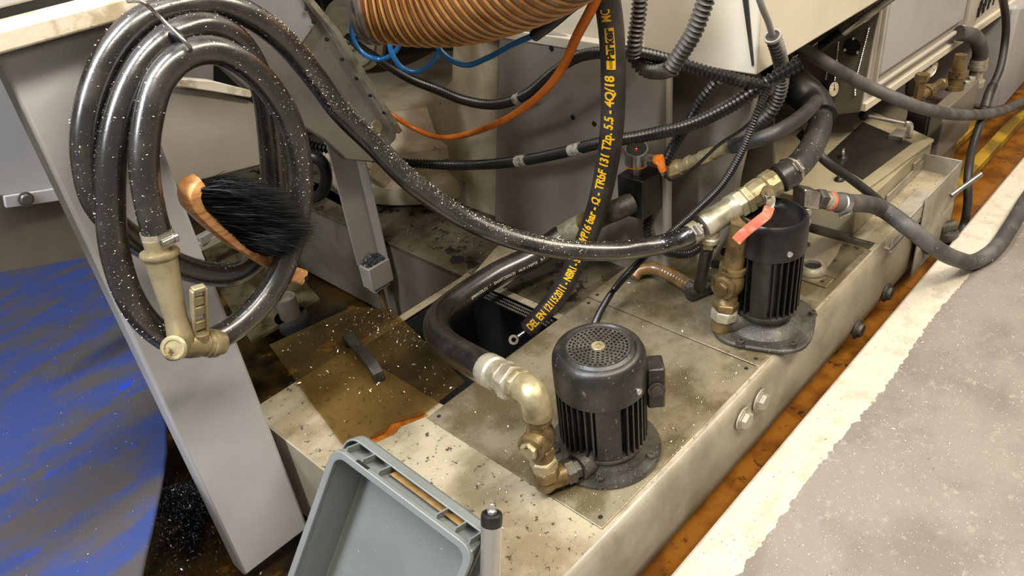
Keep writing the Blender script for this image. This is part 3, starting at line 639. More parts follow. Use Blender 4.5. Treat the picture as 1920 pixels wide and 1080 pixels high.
fe = q + hd*.09
pth = crv([fe, fe+hd*.03, P(822, 628, z=.118), P(828, 588, z=.09), P(872, 552, z=.085), P(930, 515, z=.09), P(1005, 478, z=.105), P(1052, 444, x=1.245)], .008)
ph = thing('pump_hose', pth[5], 'thick black rubber hose with white print bending back from the nearest pump', 'hose')
obj('hose', MB().tube(pth, .0305, 28), M['hose'], ph); HOSE_P = pth
ea = pth[-1]; ed = (P(1130, 405, x=1.29) - ea).normalized()
obj('end_ferrule', MB().lathe(ea, ed, [(-.02, .029), (.03, .029), (.032, .031), (.07, .031), (.07, .027)], 28), M['zinc'], ph)
obj('end_nut', MB().lathe(ea+ed*.07, ed, [(0, .03), (.02, .033), (.03, .03)], 6), M['brassdark'], ph, .001)
# flow block with sensor
mbk = thing('sensor_block', P(1195, 390, x=1.33), 'black square block under the round steel sensor, mounted on the grey panel', 'manifold block')
bc = P(1196, 358, x=1.325)
obj('block_body', MB().box((1.295, bc.y-.036, bc.z-.055), (1.372, bc.y+.036, bc.z+.045)), M['blackclean'], mbk, .003)
el = crv([ea+ed*.10, P(1135, 402, x=1.285), P(1160, 392, x=1.27), P(1185, 380, x=1.30)], .006)
pe = thing('pipe_elbow', el[2], 'dark steel pipe elbow between the long hose ferrule and the black sensor block', 'pipe elbow')
obj('elbow', MB().tube(el, .0255, 24), M['cast'], pe)
sn = thing('pressure_sensor', bc+V((0,0,.045)), 'round brushed steel sensor with slanted display on top of the black block', 'sensor')
sc_ = V((bc.x-.002, bc.y, bc.z+.045))
obj('hex_base', MB().lathe(sc_, up, [(0, .014), (.022, .014)], 6), M['steel'], sn, .001)
obj('orange_ring', MB().lathe(sc_+V((0,0,.022)), up, [(0, .026), (.0035, .0265)], 32), M['orange'], sn)
mb = MB(); vs_ = []; n = 40; R = .027
for i in range(n):
    a = 2*pi*i/n; vs_.append(sc_+V((cos(a)*R, sin(a)*R, .0255)))
vd = V((-.75, -.55, 0)).normalized()
for i in range(n):
    a = 2*pi*i/n; k = cos(a)*vd.x+sin(a)*vd.y; vs_.append(sc_+V((cos(a)*R, sin(a)*R, .072-.012*(k+1)*.8)))
mb.add(vs_, [tuple(reversed(range(n))), tuple(range(n, 2*n))]+[(i, (i+1)%n, n+(i+1)%n, n+i) for i in range(n)])
obj('sensor_head', mb, M['steel'], sn)
nn = V((vd.x*.355, vd.y*.355, 1)).normalized(); pc = sc_+V((0,0,.0632))
obj('display', MB().lathe(pc, nn, [(0, .0225), (.0008, .0225)], 32), M['rubbermat'], sn)
obj('red_led', MB().obox(pc+nn*.0012+vd*.006, vd*.002, nn*.0005, nn.cross(vd)*.0015), M['led'], sn)
s2 = thing('cable_plug', P(1240, 310, x=1.31), 'orange right angle cable plug screwed to the side of the round sensor', 'plug')
a = sc_+V((.004, -.024, .045)); b = P(1235, 300, x=1.305)
obj('plug_nut', MB().lathe(a, b-a, [(0, .006), (.008, .006), (.008, .009), ((b-a).length, .009)], 12), M['chrome'], s2)
obj('plug_body', MB().tube([b+(b-a).normalized()*-.006, b+(b-a).normalized()*.006], .012, 12).lathe(b+V((0,0,.008)), (P(1244,330,x=1.31)-b), [(0,.011),(.02,.0095),(.035,.0085),(.037,.006)], 10), M['orange'], s2)
t = thing('brass_adapter', P(1290, 312, x=1.33), 'row of small brass fittings leading right from the orange plug', 'pipe fitting')
a, b = P(1252, 322, x=1.34), P(1372, 275, x=1.34); d = (b-a).normalized()
obj('adapter_body', MB().lathe(a, d, [(-.012,.011),(.01,.016),(.012,.018),(.04,.018),(.04,.014),(.06,.014),(.06,.017),(.07,.017),(.07,.014),(.10,.014),(.10,.0165),(.13,.0165),(.13,.012),(.17,.012)], 12), M['brass'], t)
obj('tan_nut', MB().lathe(a+d*.014, d, [(0,.0195),(.024,.0195)], 6), M['tan'], t, .001)
pth = crv([b, P(1440, 255, x=1.345), P(1478, 236, x=1.42), P(1512, 210, x=1.55), P(1530, 190, x=1.7)], .01)
tag(obj('steel_pipe', MB().tube(pth, .0155, 16), M['hose2']), 'smooth dark pipe running right from the brass fittings towards the thick elbow hose', 'pipe')
pth = crv(PP([(1246, 330, 'x', 1.31), (1262, 338, 'x', 1.30), (1300, 315, 'x', 1.30), (1350, 270, 'x', 1.30), (1395, 240, 'x', 1.31), (1440, 195, 'x', 1.32)]), .006)
tag(obj('sensor_cable', MB().tube(pth, .0035, 8), M['blackclean']), 'thin black cable looping from the orange plug up to the right', 'cable')

# ================================================================ Y FITTING, BALL VALVE and pipe down to pump 2
S = lambda a, b, y=.705: P(a, b, y=y)
yv = thing('ball_valve', S(1400, 370), 'brass ball valve with a red lever in line with the thick black hose', 'valve')
p0, p1, p2, p3 = S(1298, 437, .765), S(1345, 405, .73), S(1400, 368, .705), S(1478, 325, .665)
ax = (p3-p0).normalized(); Lt = (p3-p0).length
def at(a, b):   # point on the axis nearest to a pixel column
    best = min(range(200), key=lambda i: abs(PIX(p0+ax*Lt*i/199)[0]-a)); return p0+ax*Lt*best/199
q = at(1318, 0); e = (at(1378, 0)-q).length
obj('tee_body', MB().lathe(q, ax, [(0, .026), (.008, .029), (.02, .027), (e*.8, .0265), (e*.85, .029), (e, .029)], 28), M['zinc'], yv)
qb = at(1334, 0); bdn = (S(1325, 478, .75)-qb).normalized()
obj('tee_branch', MB().lathe(qb, bdn, [(0, .02), (.035, .02), (.037, .023), (.047, .023)], 24), M['zinc'], yv)
obj('branch_nut', MB().lathe(qb+bdn*.047, bdn, [(0, .019), (.014, .019), (.016, .016)], 6), M['brass'], yv, .001)
q = at(1376, 0); obj('hex_nut', MB().lathe(q, ax, [(0, .027), (.004, .031), (.018, .031), (.022, .028)], 6), M['zinc'], yv, .0012)
q = at(1392, 0); obj('hex_end', MB().lathe(q, ax, [(0, .028), (.003, .032), (.016, .032), (.018, .028)], 6), M['brass'], yv, .0012)
e = (at(1452, 0)-q).length
obj('valve_body', MB().lathe(q, ax, [(.016, .025), (.024, .029), (e*.55, .030), (e*.65, .027), (e*.7, .031), (e, .031), (e+.004, .027)], 12), M['brass'], yv, ang=25)
sc0 = at(1428, 0); sd_ = (V((0,0,H))-sc0); sd_ = (sd_ - ax*sd_.dot(ax)); sd_ = (sd_.normalized() + V((0,0,-.35))).normalized()
obj('valve_stem', MB().lathe(sc0, sd_, [(.02, .013), (.036, .012), (.038, .016), (.042, .016), (.042, .009), (.052, .008)], 12), M['brass'], yv)
st = sc0+sd_*.045
LD = min((st-V((0,0,H))).length-.02, 1.60)
lv = crv([st - ax*.004, st+sd_*.006 + V((0,0,-.01)), P(1440, 396, d=LD+.02), P(1436, 404, d=LD+.005), P(1425, 413, d=LD), P(1395, 437, d=LD), P(1380, 452, d=LD+.002)], .004)
vv = []; f_ = []
mbl = MB(); mb2 = MB()
k0 = int(len(lv)*.36)
for part, m_, w, nm in ((lv[:k0+1], 'steel', .009, 'lever_shank'), (lv[k0:], 'red', .0105, 'red_lever')):
    g = MB()
    for i in range(len(part)-1):
        a, b = part[i], part[i+1]; tt = (b-a).normalized(); wv = ax.cross(tt).normalized()
        wv = (V((0,0,H))-a).normalized().cross(tt).normalized(); th = tt.cross(wv)
        g.obox((a+b)/2, tt*((b-a).length/2+.001), wv*w, th*.0025)
    obj(nm, g, M[m_], yv, .0015)
def clamp(parent, p, d, r, w=.012, m='zinc', side=None):
    d = V(d).normalized(); sd = V(side) if side else (V((0,0,H))-V(p)); sd = (sd - d*sd.dot(d)).normalized()
    o = obj('hose_clamp', MB().lathe(V(p)-d*w/2, d, [(0, r+.0005), (0, r+.002), (w, r+.002), (w, r+.0005)], 32, cap=False).lathe(V(p)-d*w/2-d*.001, d, [(0, r*.9), (.001, r+.002)], 24), M[m], parent)
    tn = d.cross(sd)
    g = MB().lathe(V(p)+sd*(r+.005)-tn*.012, tn, [(0, .0055), (.018, .0055), (.018, .0075), (.024, .0075), (.025, .006)], 10); g.obox(V(p)+sd*(r+.002)-tn*.002, tn*.01, d*w*.55, sd*.003)
    obj('clamp_screw', g, M['steel'], o)
    return o
q = at(1466, 0); obj('rubber_sleeve', MB().lathe(q-ax*.012, ax, [(0, .024), (.004, .031), (.012, .032), (.02, .03), (.03, .033), (.04, .03)], 20), M['black'], yv)
# thick hose up and away
hp = crv([at(1462, 0), at(1478, 0), P(1512, 292, y=.68), P(1533, 250, y=.71), P(1537, 210, y=.76), P(1525, 175, y=.80), P(1500, 150, y=.85)], .008)
eh = thing('elbow_hose', hp[0], 'thick black hose curving up behind the ball valve under the cream cabinet', 'hose')
obj('hose', MB().tube(hp, .0275, 24), M['hose2'], eh); HOSE_E = hp
obj('rubber_boot', MB().tube(crv([P(1535, 222, y=.75), P(1522, 190, y=.79), P(1490, 165, y=.84), P(1465, 140, y=.90), P(1450, 110, y=1.0)], .01), .043, 24), M['blackclean'], eh)
clamp(eh, hp[3], hp[4]-hp[2], .0285, .02)
c_ = P(1505, 300, y=.70); obj('clamp_bolt', MB().bar(P(1493, 325, y=.70), P(1505, 299, y=.70), .006, .006).ball(P(1505, 299, y=.70), .006, 8), M['steel'], eh)
# pipe down with check valve
PB = P(1352, 612, z=.02); PB = V((PB.x, PB.y, .01))
vs2 = thing('check_valve_pipe', PB, 'oil stained brass check valve pipe in front of the taller pump under the red lever', 'pipe')
top = P(1391, 412, y=.685); tl = (top-PB); axp = tl.normalized()
def seg(nm, a, pf, n, m): return obj(nm, MB().lathe(PB+axp*a, axp, pf, n), M[m], vs2, .001 if n < 12 else 0, ang=30)
T_ = tl.length
seg('foot_elbow', -.0, [(0, .019), (.006, .024), (.035, .024)], 20, 'brassdark')
seg('union_nut', .033, [(0, .025), (.004, .030), (.024, .031), (.028, .029)], 8, 'zinc')
seg('hex_nut', .06, [(0, .024), (.003, .029), (.018, .029), (.021, .025)], 6, 'brassdark')
seg('threaded_nipple', .08, [(i*.002, .0235 if i % 2 else .0220) for i in range(14)], 20, 'brassdark')
vc = PB + axp*.132
seg('valve_body', .104, [(0, .023), (.008, .027), (.02, .030), (.04, .030), (.052, .026), (.055, .029), (.068, .029)], 20, 'brassdark')
bd = (P(1357, 508, d=1.6)-P(1385, 505, d=1.66)); bd = V((bd.x, bd.y, 0)).normalized()
o = obj('valve_cap', MB().lathe(vc, bd, [(0, .024), (.026, .024), (.026, .027), (.034, .027), (.036, .024)], 28), M['brassdark'], vs2)
obj('cap_hex', MB().lathe(vc+bd*.035, bd, [(0, .017), (.007, .017)], 6), M['brassdark'], o, .001)
seg('riser_pipe', .17, [(0, .022), (T_-.17-.005, .022)], 20, 'brassdark')
obj('pump_inlet', MB().tube([PB+V((0,0,.02)), PB.lerp(c2, .55)+V((0,0,.02)), PB.lerp(c2, .8)+V((0,0,.025))], [.024, .032, .04], 18), M['cast'], vs2)
# small black lever valve behind, with clip
t = thing('black_riser', P(1322, 560, z=.02), 'dark upright pipe with a black clip below the grey tee fitting', 'pipe')
a = qb+bdn*.062; b = P(1310, 545, z=.02)
obj('riser', MB().tube([a, a.lerp(b, .5), b], .014, 16), M['black'], t)
obj('black_clip', MB().tube(crv([a+V((.03,-.02,-.02)), a+V((.045,-.03,-.035)), a+V((.035,-.02,-.055)), a+V((.015,-.005,-.05))], .004), .009, 10), M['blackclean'], t)
obj('riser_base', MB().lathe(b, V((1,-.3,.05)), [(-.03, .016), (0, .018), (.03, .018), (.03, .021), (.045, .021)], 14), M['cast'], t)
pth = crv([P(1187, 520, z=.02), P(1196, 508, z=.03), P(1225, 503, z=.035), P(1260, 517, z=.03), P(1298, 540, z=.025)], .0015)
t = thing('braided_hose', pth[0], 'short amber brown ribbed hose arching over the tank plate into the dark fitting', 'hose')
obj('hose', MB().tube(pth, .0165, 18, True, lambda k: 1+(.03*sin(k*1.0) if k > len(pth)*.5 else 0)), M['tan'], t)
obj('hose_end', MB().lathe(pth[-1], pth[-1]-pth[-4], [(-.01, .018), (.004, .018), (.004, .015), (.02, .015)], 18), M['steel'], t)
pth = crv([P(1225, 452, z=.11), P(1250, 472, z=.10), P(1290, 476, z=.10), P(1325, 455, z=.12)], .0015)
tag(obj('black_cable', ridge(pth, .011), M['conduit']), 'short black conduit arc tucked under the thick hose near the grey tee', 'conduit')

# ================================================================ PUMP 2 OUTLET + hoses right
a, b = P(1505, 368, y=.655), P(1592, 383, y=.60)
d = (b-a).normalized()
of = thing('outlet_fitting', a, 'hexagonal steel outlet fitting with a red ring right of the taller pump', 'pipe fitting')
obj('corner_block', MB().obox(a+d*.012, d*.026, V((0,0,1)).cross(d)*.022, V((0,0,.022))), M['steel'], of, .005)
obj('lower_nut', MB().lathe(a+d*.006+V((0,0,-.022)), (0,0,-1), [(0, .02), (.02, .02), (.02, .014), (.036, .014), (.036, .019), (.05, .019)], 6), M['zinc'], of, .001)
obj('drop_pipe', MB().lathe(a+d*.006+V((0,0,-.07)), (0,0,-1), [(0, .012), (a.z-.085, .012)], 16), M['blackclean'], of)
obj('hex_nut', MB().lathe(a+d*.040, d, [(0, .020), (.003, .024), (.022, .024), (.025, .02)], 6), M['cast'], of, .001)
obj('hex_collar', MB().lathe(a+d*.063, d, [(0, .018), (.012, .018), (.012, .021), (.022, .021)], 16), M['zinc'], of)
obj('red_ring', MB().lathe(a+d*.083, d, [(0, .0215), (.006, .0225), (.007, .0215)], 28), M['red'], of)
hs = a+d*.088
pth = crv([hs, hs+d*.035, P(1655, 392, z=.085), P(1705, 428, z=.058), P(1752, 464, z=-.005), P(1795, 486, z=-.09), P(1828, 490, z=FZ+.024), P(1862, 470, z=FZ+.024), P(1895, 425, z=FZ+.022), P(1925, 375, z=FZ+.022), P(1990, 290, z=FZ+.022)], .008)
HOSE_R = pth
rh = thing('return_hose', pth[0], 'thick grey black hose from the red ring crossing the trench onto the floor at right', 'hose')
obj('hose', MB().tube(pth, .0215, 24), M['greyhose'], rh)
cl = clamp(rh, pth[5], pth[6]-pth[4], .022, .022, 'steel', side=(0, -.6, -.8))
t_ = P(1558, 310, z=.16)
pth = crv([P(1500, 250, y=.80), P(1548, 302, y=.72), P(1595, 335, y=.68), P(1640, 370, y=.63), P(1680, 405, y=.59), P(1715, 447, y=.56), P(1740, 470, y=.54)], .008)
tag(obj('thin_hose', MB().tube(pth, .0115, 16), M['hose2']), 'thinner black hose slanting down over the beige box to join the return hose', 'hose')
pth = crv(PP([(1440, 60, 'y', .95), (1505, 92, 'y', .86), (1560, 125, 'y', .80), (1620, 158, 'y', .75), (1700, 193, 'y', .66), (1760, 210, 'y', .63), (1820, 216, 'y', .62), (1870, 210, 'y', .62), (1925, 188, 'y', .64), (2000, 150, 'y', .62)]), .01)
tag(obj('grey_hose', MB().tube(pth, .0165, 20), M['greyhose']), 'dusty grey hose sagging from under the cream cabinet to the right edge', 'hose')
pth = crv(PP([(1878, -20, 'y', .70), (1886, 60, 'y', .70), (1876, 125, 'y', .68), (1855, 175, 'y', .67), (1840, 225, 'y', .62), (1824, 275, 'y', .60), (1815, 330, 'y', .56), (1814, 385, 'y', .535), (1806, 425, 'y', .53), (1785, 452, 'y', .53)]), .0017)
t = thing('vertical_hose', pth[-1], 'long black hose hanging straight down into the trench at far right', 'hose')
k = len(pth)
obj('hose', MB().tube(pth, .0125, 14), M['hose2'], t)
k0, k1 = int(k*.36), int(k*.52); obj('spring_guard', ridge(pth[k0:k1], .0155, depth=.2), M['conduitgrey'], t)

# ================================================================ COILED HOSE
LOOP = [  # px, py, y-plane
 (299, 452, 1.085), (284, 400, 1.085), (271, 320, 1.09), (276, 230, 1.095), (300, 150, 1.10), (345, 105, 1.10), (400, 94, 1.10), (455, 118, 1.095), (505, 165, 1.09), (543, 230, 1.085), (562, 310, 1.085), (562, 380, 1.085), (548, 450, 1.085), (520, 525, 1.085), (470, 590, 1.085), (410, 632, 1.09), (350, 648, 1.105), (290, 618, 1.115), (245, 560, 1.12), (215, 470, 1.13), (207, 370, 1.13), (212, 270, 1.13), (236, 180, 1.13), (275, 110, 1.13), (325, 66, 1.13), (385, 50, 1.135), (432, 66, 1.14), (470, 110, 1.15), (496, 175, 1.155), (506, 250, 1.16), (512, 330, 1.16), (515, 400, 1.15), (495, 470, 1.15), (450, 510, 1.15), (400, 514, 1.155), (340, 500, 1.16), (285, 470, 1.165), (225, 430, 1.165), (182, 380, 1.165), (163, 310, 1.165), (162, 240, 1.165), (180, 160, 1.165), (215, 90, 1.165), (265, 40, 1.165), (330, 14, 1.165), (400, 8, 1.165), (465, 28, 1.16), (530, 75, 1.16), (590, 145, 1.16), (640, 210, 1.15), (700, 270, 1.14), (770, 340, 1.10), (850, 398, 1.06), (930, 437, 1.01), (1010, 460, .96), (1090, 470, .91), (1170, 470, .86), (1240, 458, .82)]
pth = crv([P(a, b, y=y) for a, b, y in LOOP] + [p0 - ax*.01, p0+ax*.02], .008)
HOSE_C = pth
ch = thing('coiled_hose', P(380, 640, y=1.1), 'long black rubber hose coiled on the hook and running across to the grey tee', 'hose')
obj('hose', MB().tube(pth, .0205, 28), M['hose'], ch)
clamp(ch, pth[1], pth[2]-pth[0], .0208, .018, 'zinc', side=P(360, 450, y=1.0)-P(300, 450, y=1.08))
clamp(ch, pth[-3], pth[-1]-pth[-4], .021, .018, 'zinc'); 
# hook
hk = crv([P(240, 2, z=.905), P(268, 4, z=.906), P(295, 28, y=1.10), P(330, 62, y=1.085), P(352, 84, y=1.075), P(358, 92, y=1.08), P(345, 96, y=1.09)], .006)
tag(obj('wire_hook', MB().tube(hk, .0028, 10), M['steel']), 'thin bent steel wire hook holding the coiled hose to the cream ledge', 'hook')
tag(obj('hose_tie', MB().tube(crv([P(322, 60, y=1.11), P(338, 72, y=1.10), P(345, 90, y=1.10), P(330, 100, y=1.10), P(318, 95, y=1.11)], .005), .008, 10), M['blackclean']), 'greasy black tie where the wire hook grips the coil', 'cable tie')
# nozzle
nz = thing('spray_nozzle', P(345, 650, y=1.07), 'tarnished bronze spray nozzle on the hose end hanging below the coil', 'nozzle')
a, b = P(298, 470, y=1.08), P(341, 640, y=1.065); d = (b-a); Ln = d.length; d.normalize()
obj('nozzle_body', MB().lathe(a, d, [(-.018, .019), (.0, .018), (.0, .0265), (.004, .028), (.009, .0265), (.012, .023), (Ln*.45, .0195), (Ln*.72, .0165), (Ln*.9, .019), (Ln, .021), (Ln+.012, .016)], 28), M['nozzle'], nz)
kb = P(345, 645, y=1.065); kf = P(326, 653, y=1.03); kd = (kf-kb).normalized()
o = obj('adjusting_knob', MB().lathe(kf-kd*.012, kd, [(-.02, .014), (0, .0175), (.002, .019), (.014, .019), (.017, .016), (.017, .013), (.015, .012)], 30), M['brass'], nz)
ta, tb = P(345, 645, y=1.065), P(425, 643, y=1.07); td = (tb-ta).normalized()
obj('cross_pipe', MB().lathe(ta, td, [(-.012, .014), (0, .021), (.03, .019), (.04, .0185)], 24), M['nozzle'], nz)
obj('outlet_cap', MB().lathe(ta, td, [(.036, .021), (.043, .021), (.044, .023), (.054, .0225), (.056, .019), (.066, .0185), (.07, .014)], 20), M['brass'], nz)
la, lb = P(376, 632, y=1.06), P(372, 541, y=1.04); lu = (lb-la).normalized(); lw = lu.cross(V((0,1,0))).normalized(); ln = lu.cross(lw)
g = MB(); Lh = (lb-la).length
g.obox(la+lu*Lh/2-lw*.010, lu*Lh/2, lw*.0022, ln*.006); g.obox(la+lu*Lh*.5+lw*.010, lu*Lh*.5, lw*.0022, ln*.006); g.obox(lb, lu*.004, lw*.010, ln*.006)
for f in (.25, .55, .75): g.obox(la+lu*Lh*f+V((0,.003,0)), lu*.008, lw*.009, ln*.004)
obj('trigger_lever', g, M['nozzle'], nz, .0018)
obj('trigger_pivot', MB().tube([la-lu*.02, la+lu*.01], .013, 14), M['nozzle'], nz)

# ================================================================ BRUSH
br = thing('hand_brush', P(450, 470, y=1.13), 'wooden hand brush with long black bristles stuck into the hose coil', 'brush')
BY = 1.115
bk = crv([P(374, 340, y=BY-.03), P(358, 352, y=BY-.028), P(357, 376, y=BY-.02), P(378, 402, y=BY-.01), P(420, 438, y=BY), P(470, 475, y=BY+.005), P(520, 502, y=BY+.01), P(568, 520, y=BY+.012)], .006)
g = MB(); n = len(bk); vs_ = []; 
for i, p in enumerate(bk):
    t_ = (bk[min(i+1, n-1)]-bk[max(i-1, 0)]).normalized(); f = i/(n-1)
    w = .024 if f < .55 else .024-.010*min(1, (f-.55)/.12); w = w if f < .9 else w*(1+.15*(1)); 
    if f > .97: w *= .55
    if f < .03: w *= .8
    yv_ = V((0,1,0)); sdd = t_.cross(yv_).normalized(); yy = sdd.cross(t_)
    h_ = .0115 if f < .5 else (.0085 if f < .86 else .014)
    for a in range(12):
        an = 2*pi*a/12; ca, sa = cos(an), sin(an)
        vs_.append(p + yy*(abs(ca)**.6*(1 if ca > 0 else -1))*w + sdd*(abs(sa)**.6*(1 if sa > 0 else -1))*h_)
fs_ = []
for k in range(n-1):
    for i in range(12): fs_.append((k*12+i, k*12+(i+1)%12, (k+1)*12+(i+1)%12, (k+1)*12+i))
fs_ += [tuple(reversed(range(12))), tuple(range((n-1)*12, n*12))]
obj('wooden_handle', g.add(vs_, fs_), M['wood'], br)
q = P(566, 517, y=BY-.0); obj('hanging_hole', MB().lathe(q+V((0,-.014,0)), (0,-1,0), [(0, .004), (.0008, .004)], 12), M['hole'], br)
g = MB(); rnd = random.Random(3)
for i in range(15000):
    f = rnd.uniform(.03, .53); k = int(f*(n-1)); p = bk[k].lerp(bk[k+1], rnd.random()) + V((0, rnd.uniform(-.019, .019), 0))
    # bristles fan from the inner side towards the lower right
    u = f/.53
    tipx = 505 + 80*min(1, u*1.5) - 40*max(0, u-.6)/.4 + rnd.gauss(0, 15) ; tipy = 343 + 128*u**.9 + rnd.gauss(0, 9)
    if u < .12: tipx -= 30
    tip = P(tipx, tipy, y=BY - .058 + rnd.uniform(-.035, .04)); tip = p.lerp(tip, rnd.uniform(.85, 1.04))
    mid = p.lerp(tip, .5) + V((rnd.gauss(0, .004), rnd.gauss(0, .004), rnd.gauss(0, .004)+.004))
    s_ = V((rnd.gauss(0, 1), rnd.gauss(0, 1), rnd.gauss(0, 1))).normalized()*.0007
    g.add([p-s_, p+s_, mid+s_, mid-s_, tip], [(0,1,2,3), (3,2,4)])
obj('bristles', g, M['bristle'], br, smooth=False)

# ================================================================ HOSES / CABLES AT THE MACHINE
pth = crv(PP([(1128, -40, 'x', 1.16), (1140, 10, 'x', 1.17), (1148, 80, 'x', 1.175), (1150, 150, 'x', 1.18), (1148, 230, 'x', 1.19), (1138, 310, 'x', 1.20), (1120, 390, 'x', 1.20), (1090, 470, 'x', 1.19), (1052, 545, 'x', 1.14), (1015, 592, 'x', 1.09), (990, 618, 'x', 1.06)]), .006)
HOSE_T = pth
th = thing('printed_hose', pth[-1], 'black hose with large yellow lettering hanging from above into the tank opening', 'hose')
obj('hose', MB().tube(pth, .0245, 28), M['hose2'], th)
e = pth[-1]; ed = (P(962, 638, x=1.02)-e).normalized()
obj('end_clamp', MB().lathe(e-ed*.01, ed, [(-.012, .027), (.0, .028), (.006, .028), (.006, .02), (.012, .012)], 20), M['black'], th)
obj('cable_lug', MB().lathe(e+ed*.0, ed, [(0, .006), (.03, .006)], 10).lathe(P(963, 637, x=1.03), (V((0,0,H))-P(963, 637, x=1.03)), [(0, .0125), (.003, .0125), (.003, .006), (0, .006)], 20, cap=False), M['steel'], th)

def text_mesh(s, size, bold=0):
    c = bpy.data.curves.new('t', 'FONT'); c.body = s; c.size = size; c.offset = bold; c.resolution_u = 3
    o = bpy.data.objects.new('t', c); COL.objects.link(o)
    bpy.context.view_layer.update()
    me = bpy.data.meshes.new_from_object(o); bpy.data.objects.remove(o); bpy.data.curves.remove(c)
    import bmesh
    bm = bmesh.new(); bm.from_mesh(me); bmesh.ops.triangulate(bm, faces=bm.faces)
    for _ in range(3):
        e = [e for e in bm.edges if e.calc_length() > size*.16]
        if e: bmesh.ops.subdivide_edges(bm, edges=e, cuts=1); bmesh.ops.triangulate(bm, faces=bm.faces)
    bm.to_mesh(me); bm.free()
    vs = [v.co.copy() for v in me.vertices]; fs = [tuple(p.vertices) for p in me.polygons]; bpy.data.meshes.remove(me)
    return vs, fs
def wrap(path, r, vs, fs, s0, voff, stretch=1.0, lift=.0006, center=None):
    L = [0]
    for i in range(1, len(path)): L.append(L[-1]+(path[i]-path[i-1]).length)
    out = []
    for v in vs:
        s = s0 + v.x*stretch; s = max(0, min(L[-1]-1e-4, s)); j = 0
        lo_, hi_ = 0, len(L)-1
        while hi_-lo_ > 1:
            m_ = (lo_+hi_)//2
            if L[m_] <= s: lo_ = m_
            else: hi_ = m_
        f = (s-L[lo_])/(L[lo_+1]-L[lo_]); c = path[lo_].lerp(path[lo_+1], f); t = (path[lo_+1]-path[lo_])
        t0 = (path[min(lo_+2, len(path)-1)]-path[max(lo_-1, 0)]).normalized(); t = t0
        n = center if center else (V((0,0,H))-c); n = (n - t*n.dot(t)).normalized(); b = n.cross(t)
        a = (v.y+voff)/r; out.append(c + (n*cos(a)+b*sin(a))*(r+lift))
    return MB().add(out, fs)
def s_at(path, py=None, px=None):
    L = 0; best = (1e9, 0)
    for i in range(len(path)):
        if i: L += (path[i]-path[i-1]).length
        q = PIX(path[i]); e = abs(q[1]-py) if py is not None else abs(q[0]-px)
        if e < best[0]: best = (e, L)
    return best[1]
TR = list(reversed(HOSE_T))      # from bottom to top
def put(s, y0, y1, size, m, voff, path=TR, r=.0245, parent=th, px=False, bold=.0, lift=.0006):
    vs, fs = text_mesh(s, size, bold); x0 = min(v.x for v in vs); x1 = max(v.x for v in vs)
    a = s_at(path, px=y0) if px else s_at(path, py=y0); b = s_at(path, px=y1) if px else s_at(path, py=y1)
    k = (b-a)/(x1-x0)
    for v in vs: v.x -= x0 - .0*(v.y-size*.35)
    obj('lettering', wrap(path, r, vs, fs, a, voff, k, lift), m, parent, smooth=False)
TS = .0265
put('DEL EN 12115:2011 - NBR1 - S', 612, 478, TS, M['yellow'], -.008, bold=.0008)
put('D - WP16 bar - \u03a9 - TRbF 131 T2p. 5.5 - 4Q/18', 474, 134, TS, M['yellow'], -.001, bold=.0009)
put('MC', 33, 8, TS*.95, M['yellow'], -.001, bold=.0004)
# yellow name block
a, b = s_at(TR, py=118), s_at(TR, py=44); vs = []; fs = []
for i in range(25):
    for j in range(7): vs.append(V(((b-a)*i/24, .0175*j/6, 0)))
for i in range(24):
    for j in range(6): fs.append((i*7+j, (i+1)*7+j, (i+1)*7+j+1, i*7+j+1))
o = obj('name_block', wrap(TR, .0245, vs, fs, a, -.0045, 1, .0005), M['yellow'], th)
put('Parker', 104, 47, .0225, M['ink'], -.002, parent=th, bold=.0008, lift=.0012)
vs = [V((0, 0, 0)), V((.022, 0, 0)), V((.022, .0012, 0)), V((0, .0012, 0)), V((0, .003, 0)), V((.022, .003, 0)), V((.022, .0042, 0)), V((0, .0042, 0))]
obj('name_stripe', wrap(TR, .0245, vs, [(0,1,2,3), (4,5,6,7)], a+.002, .002, 1, .0012), M['ink'], th, smooth=False)
HR = list(HOSE_P)
put('SPRINGFLEX   \u00b0   EN/ATO/DN25   W.P.170PSI   B.P', 868, 1010, .0105, M['white'], -.021, path=HR[int(len(HR)*.42):], r=.0305, parent=ph, px=True, bold=.0001)

def conduit(name, pts, r, label, mt='conduit', bands=(), step=.0024, cat='conduit', depth=.34):
    p = crv(PP(pts), step); t = thing(name, p[0], label, cat); obj('corrugated_tube', ridge(p, r, depth=depth), M[mt], t)
    for f0, f1 in bands:
        k0, k1 = int(f0*len(p)), max(int(f0*len(p))+2, int(f1*len(p))); obj('worn_band', MB().tube(p[k0:k1], r*1.03, 14), M['worn'], t)
    return t, p
conduit('corrugated_conduit', [(560, 262, 'x', .98), (600, 276, 'x', 1.02), (660, 286, 'x', 1.10), (720, 300, 'x', 1.18), (800, 308, 'x', 1.26), (900, 309, 'x', 1.30), (980, 301, 'x', 1.30), (1060, 285, 'x', 1.30), (1130, 267, 'x', 1.30), (1200, 256, 'x', 1.30), (1290, 235, 'x', 1.30), (1370, 198, 'x', 1.30), (1430, 160, 'x', 1.31), (1500, 118, 'x', 1.36)], .0145,
  'black corrugated conduit sagging across the middle of the panel with worn white bands', bands=((.165, .185), (.47, .495), (.60, .625), (.10, .101)))
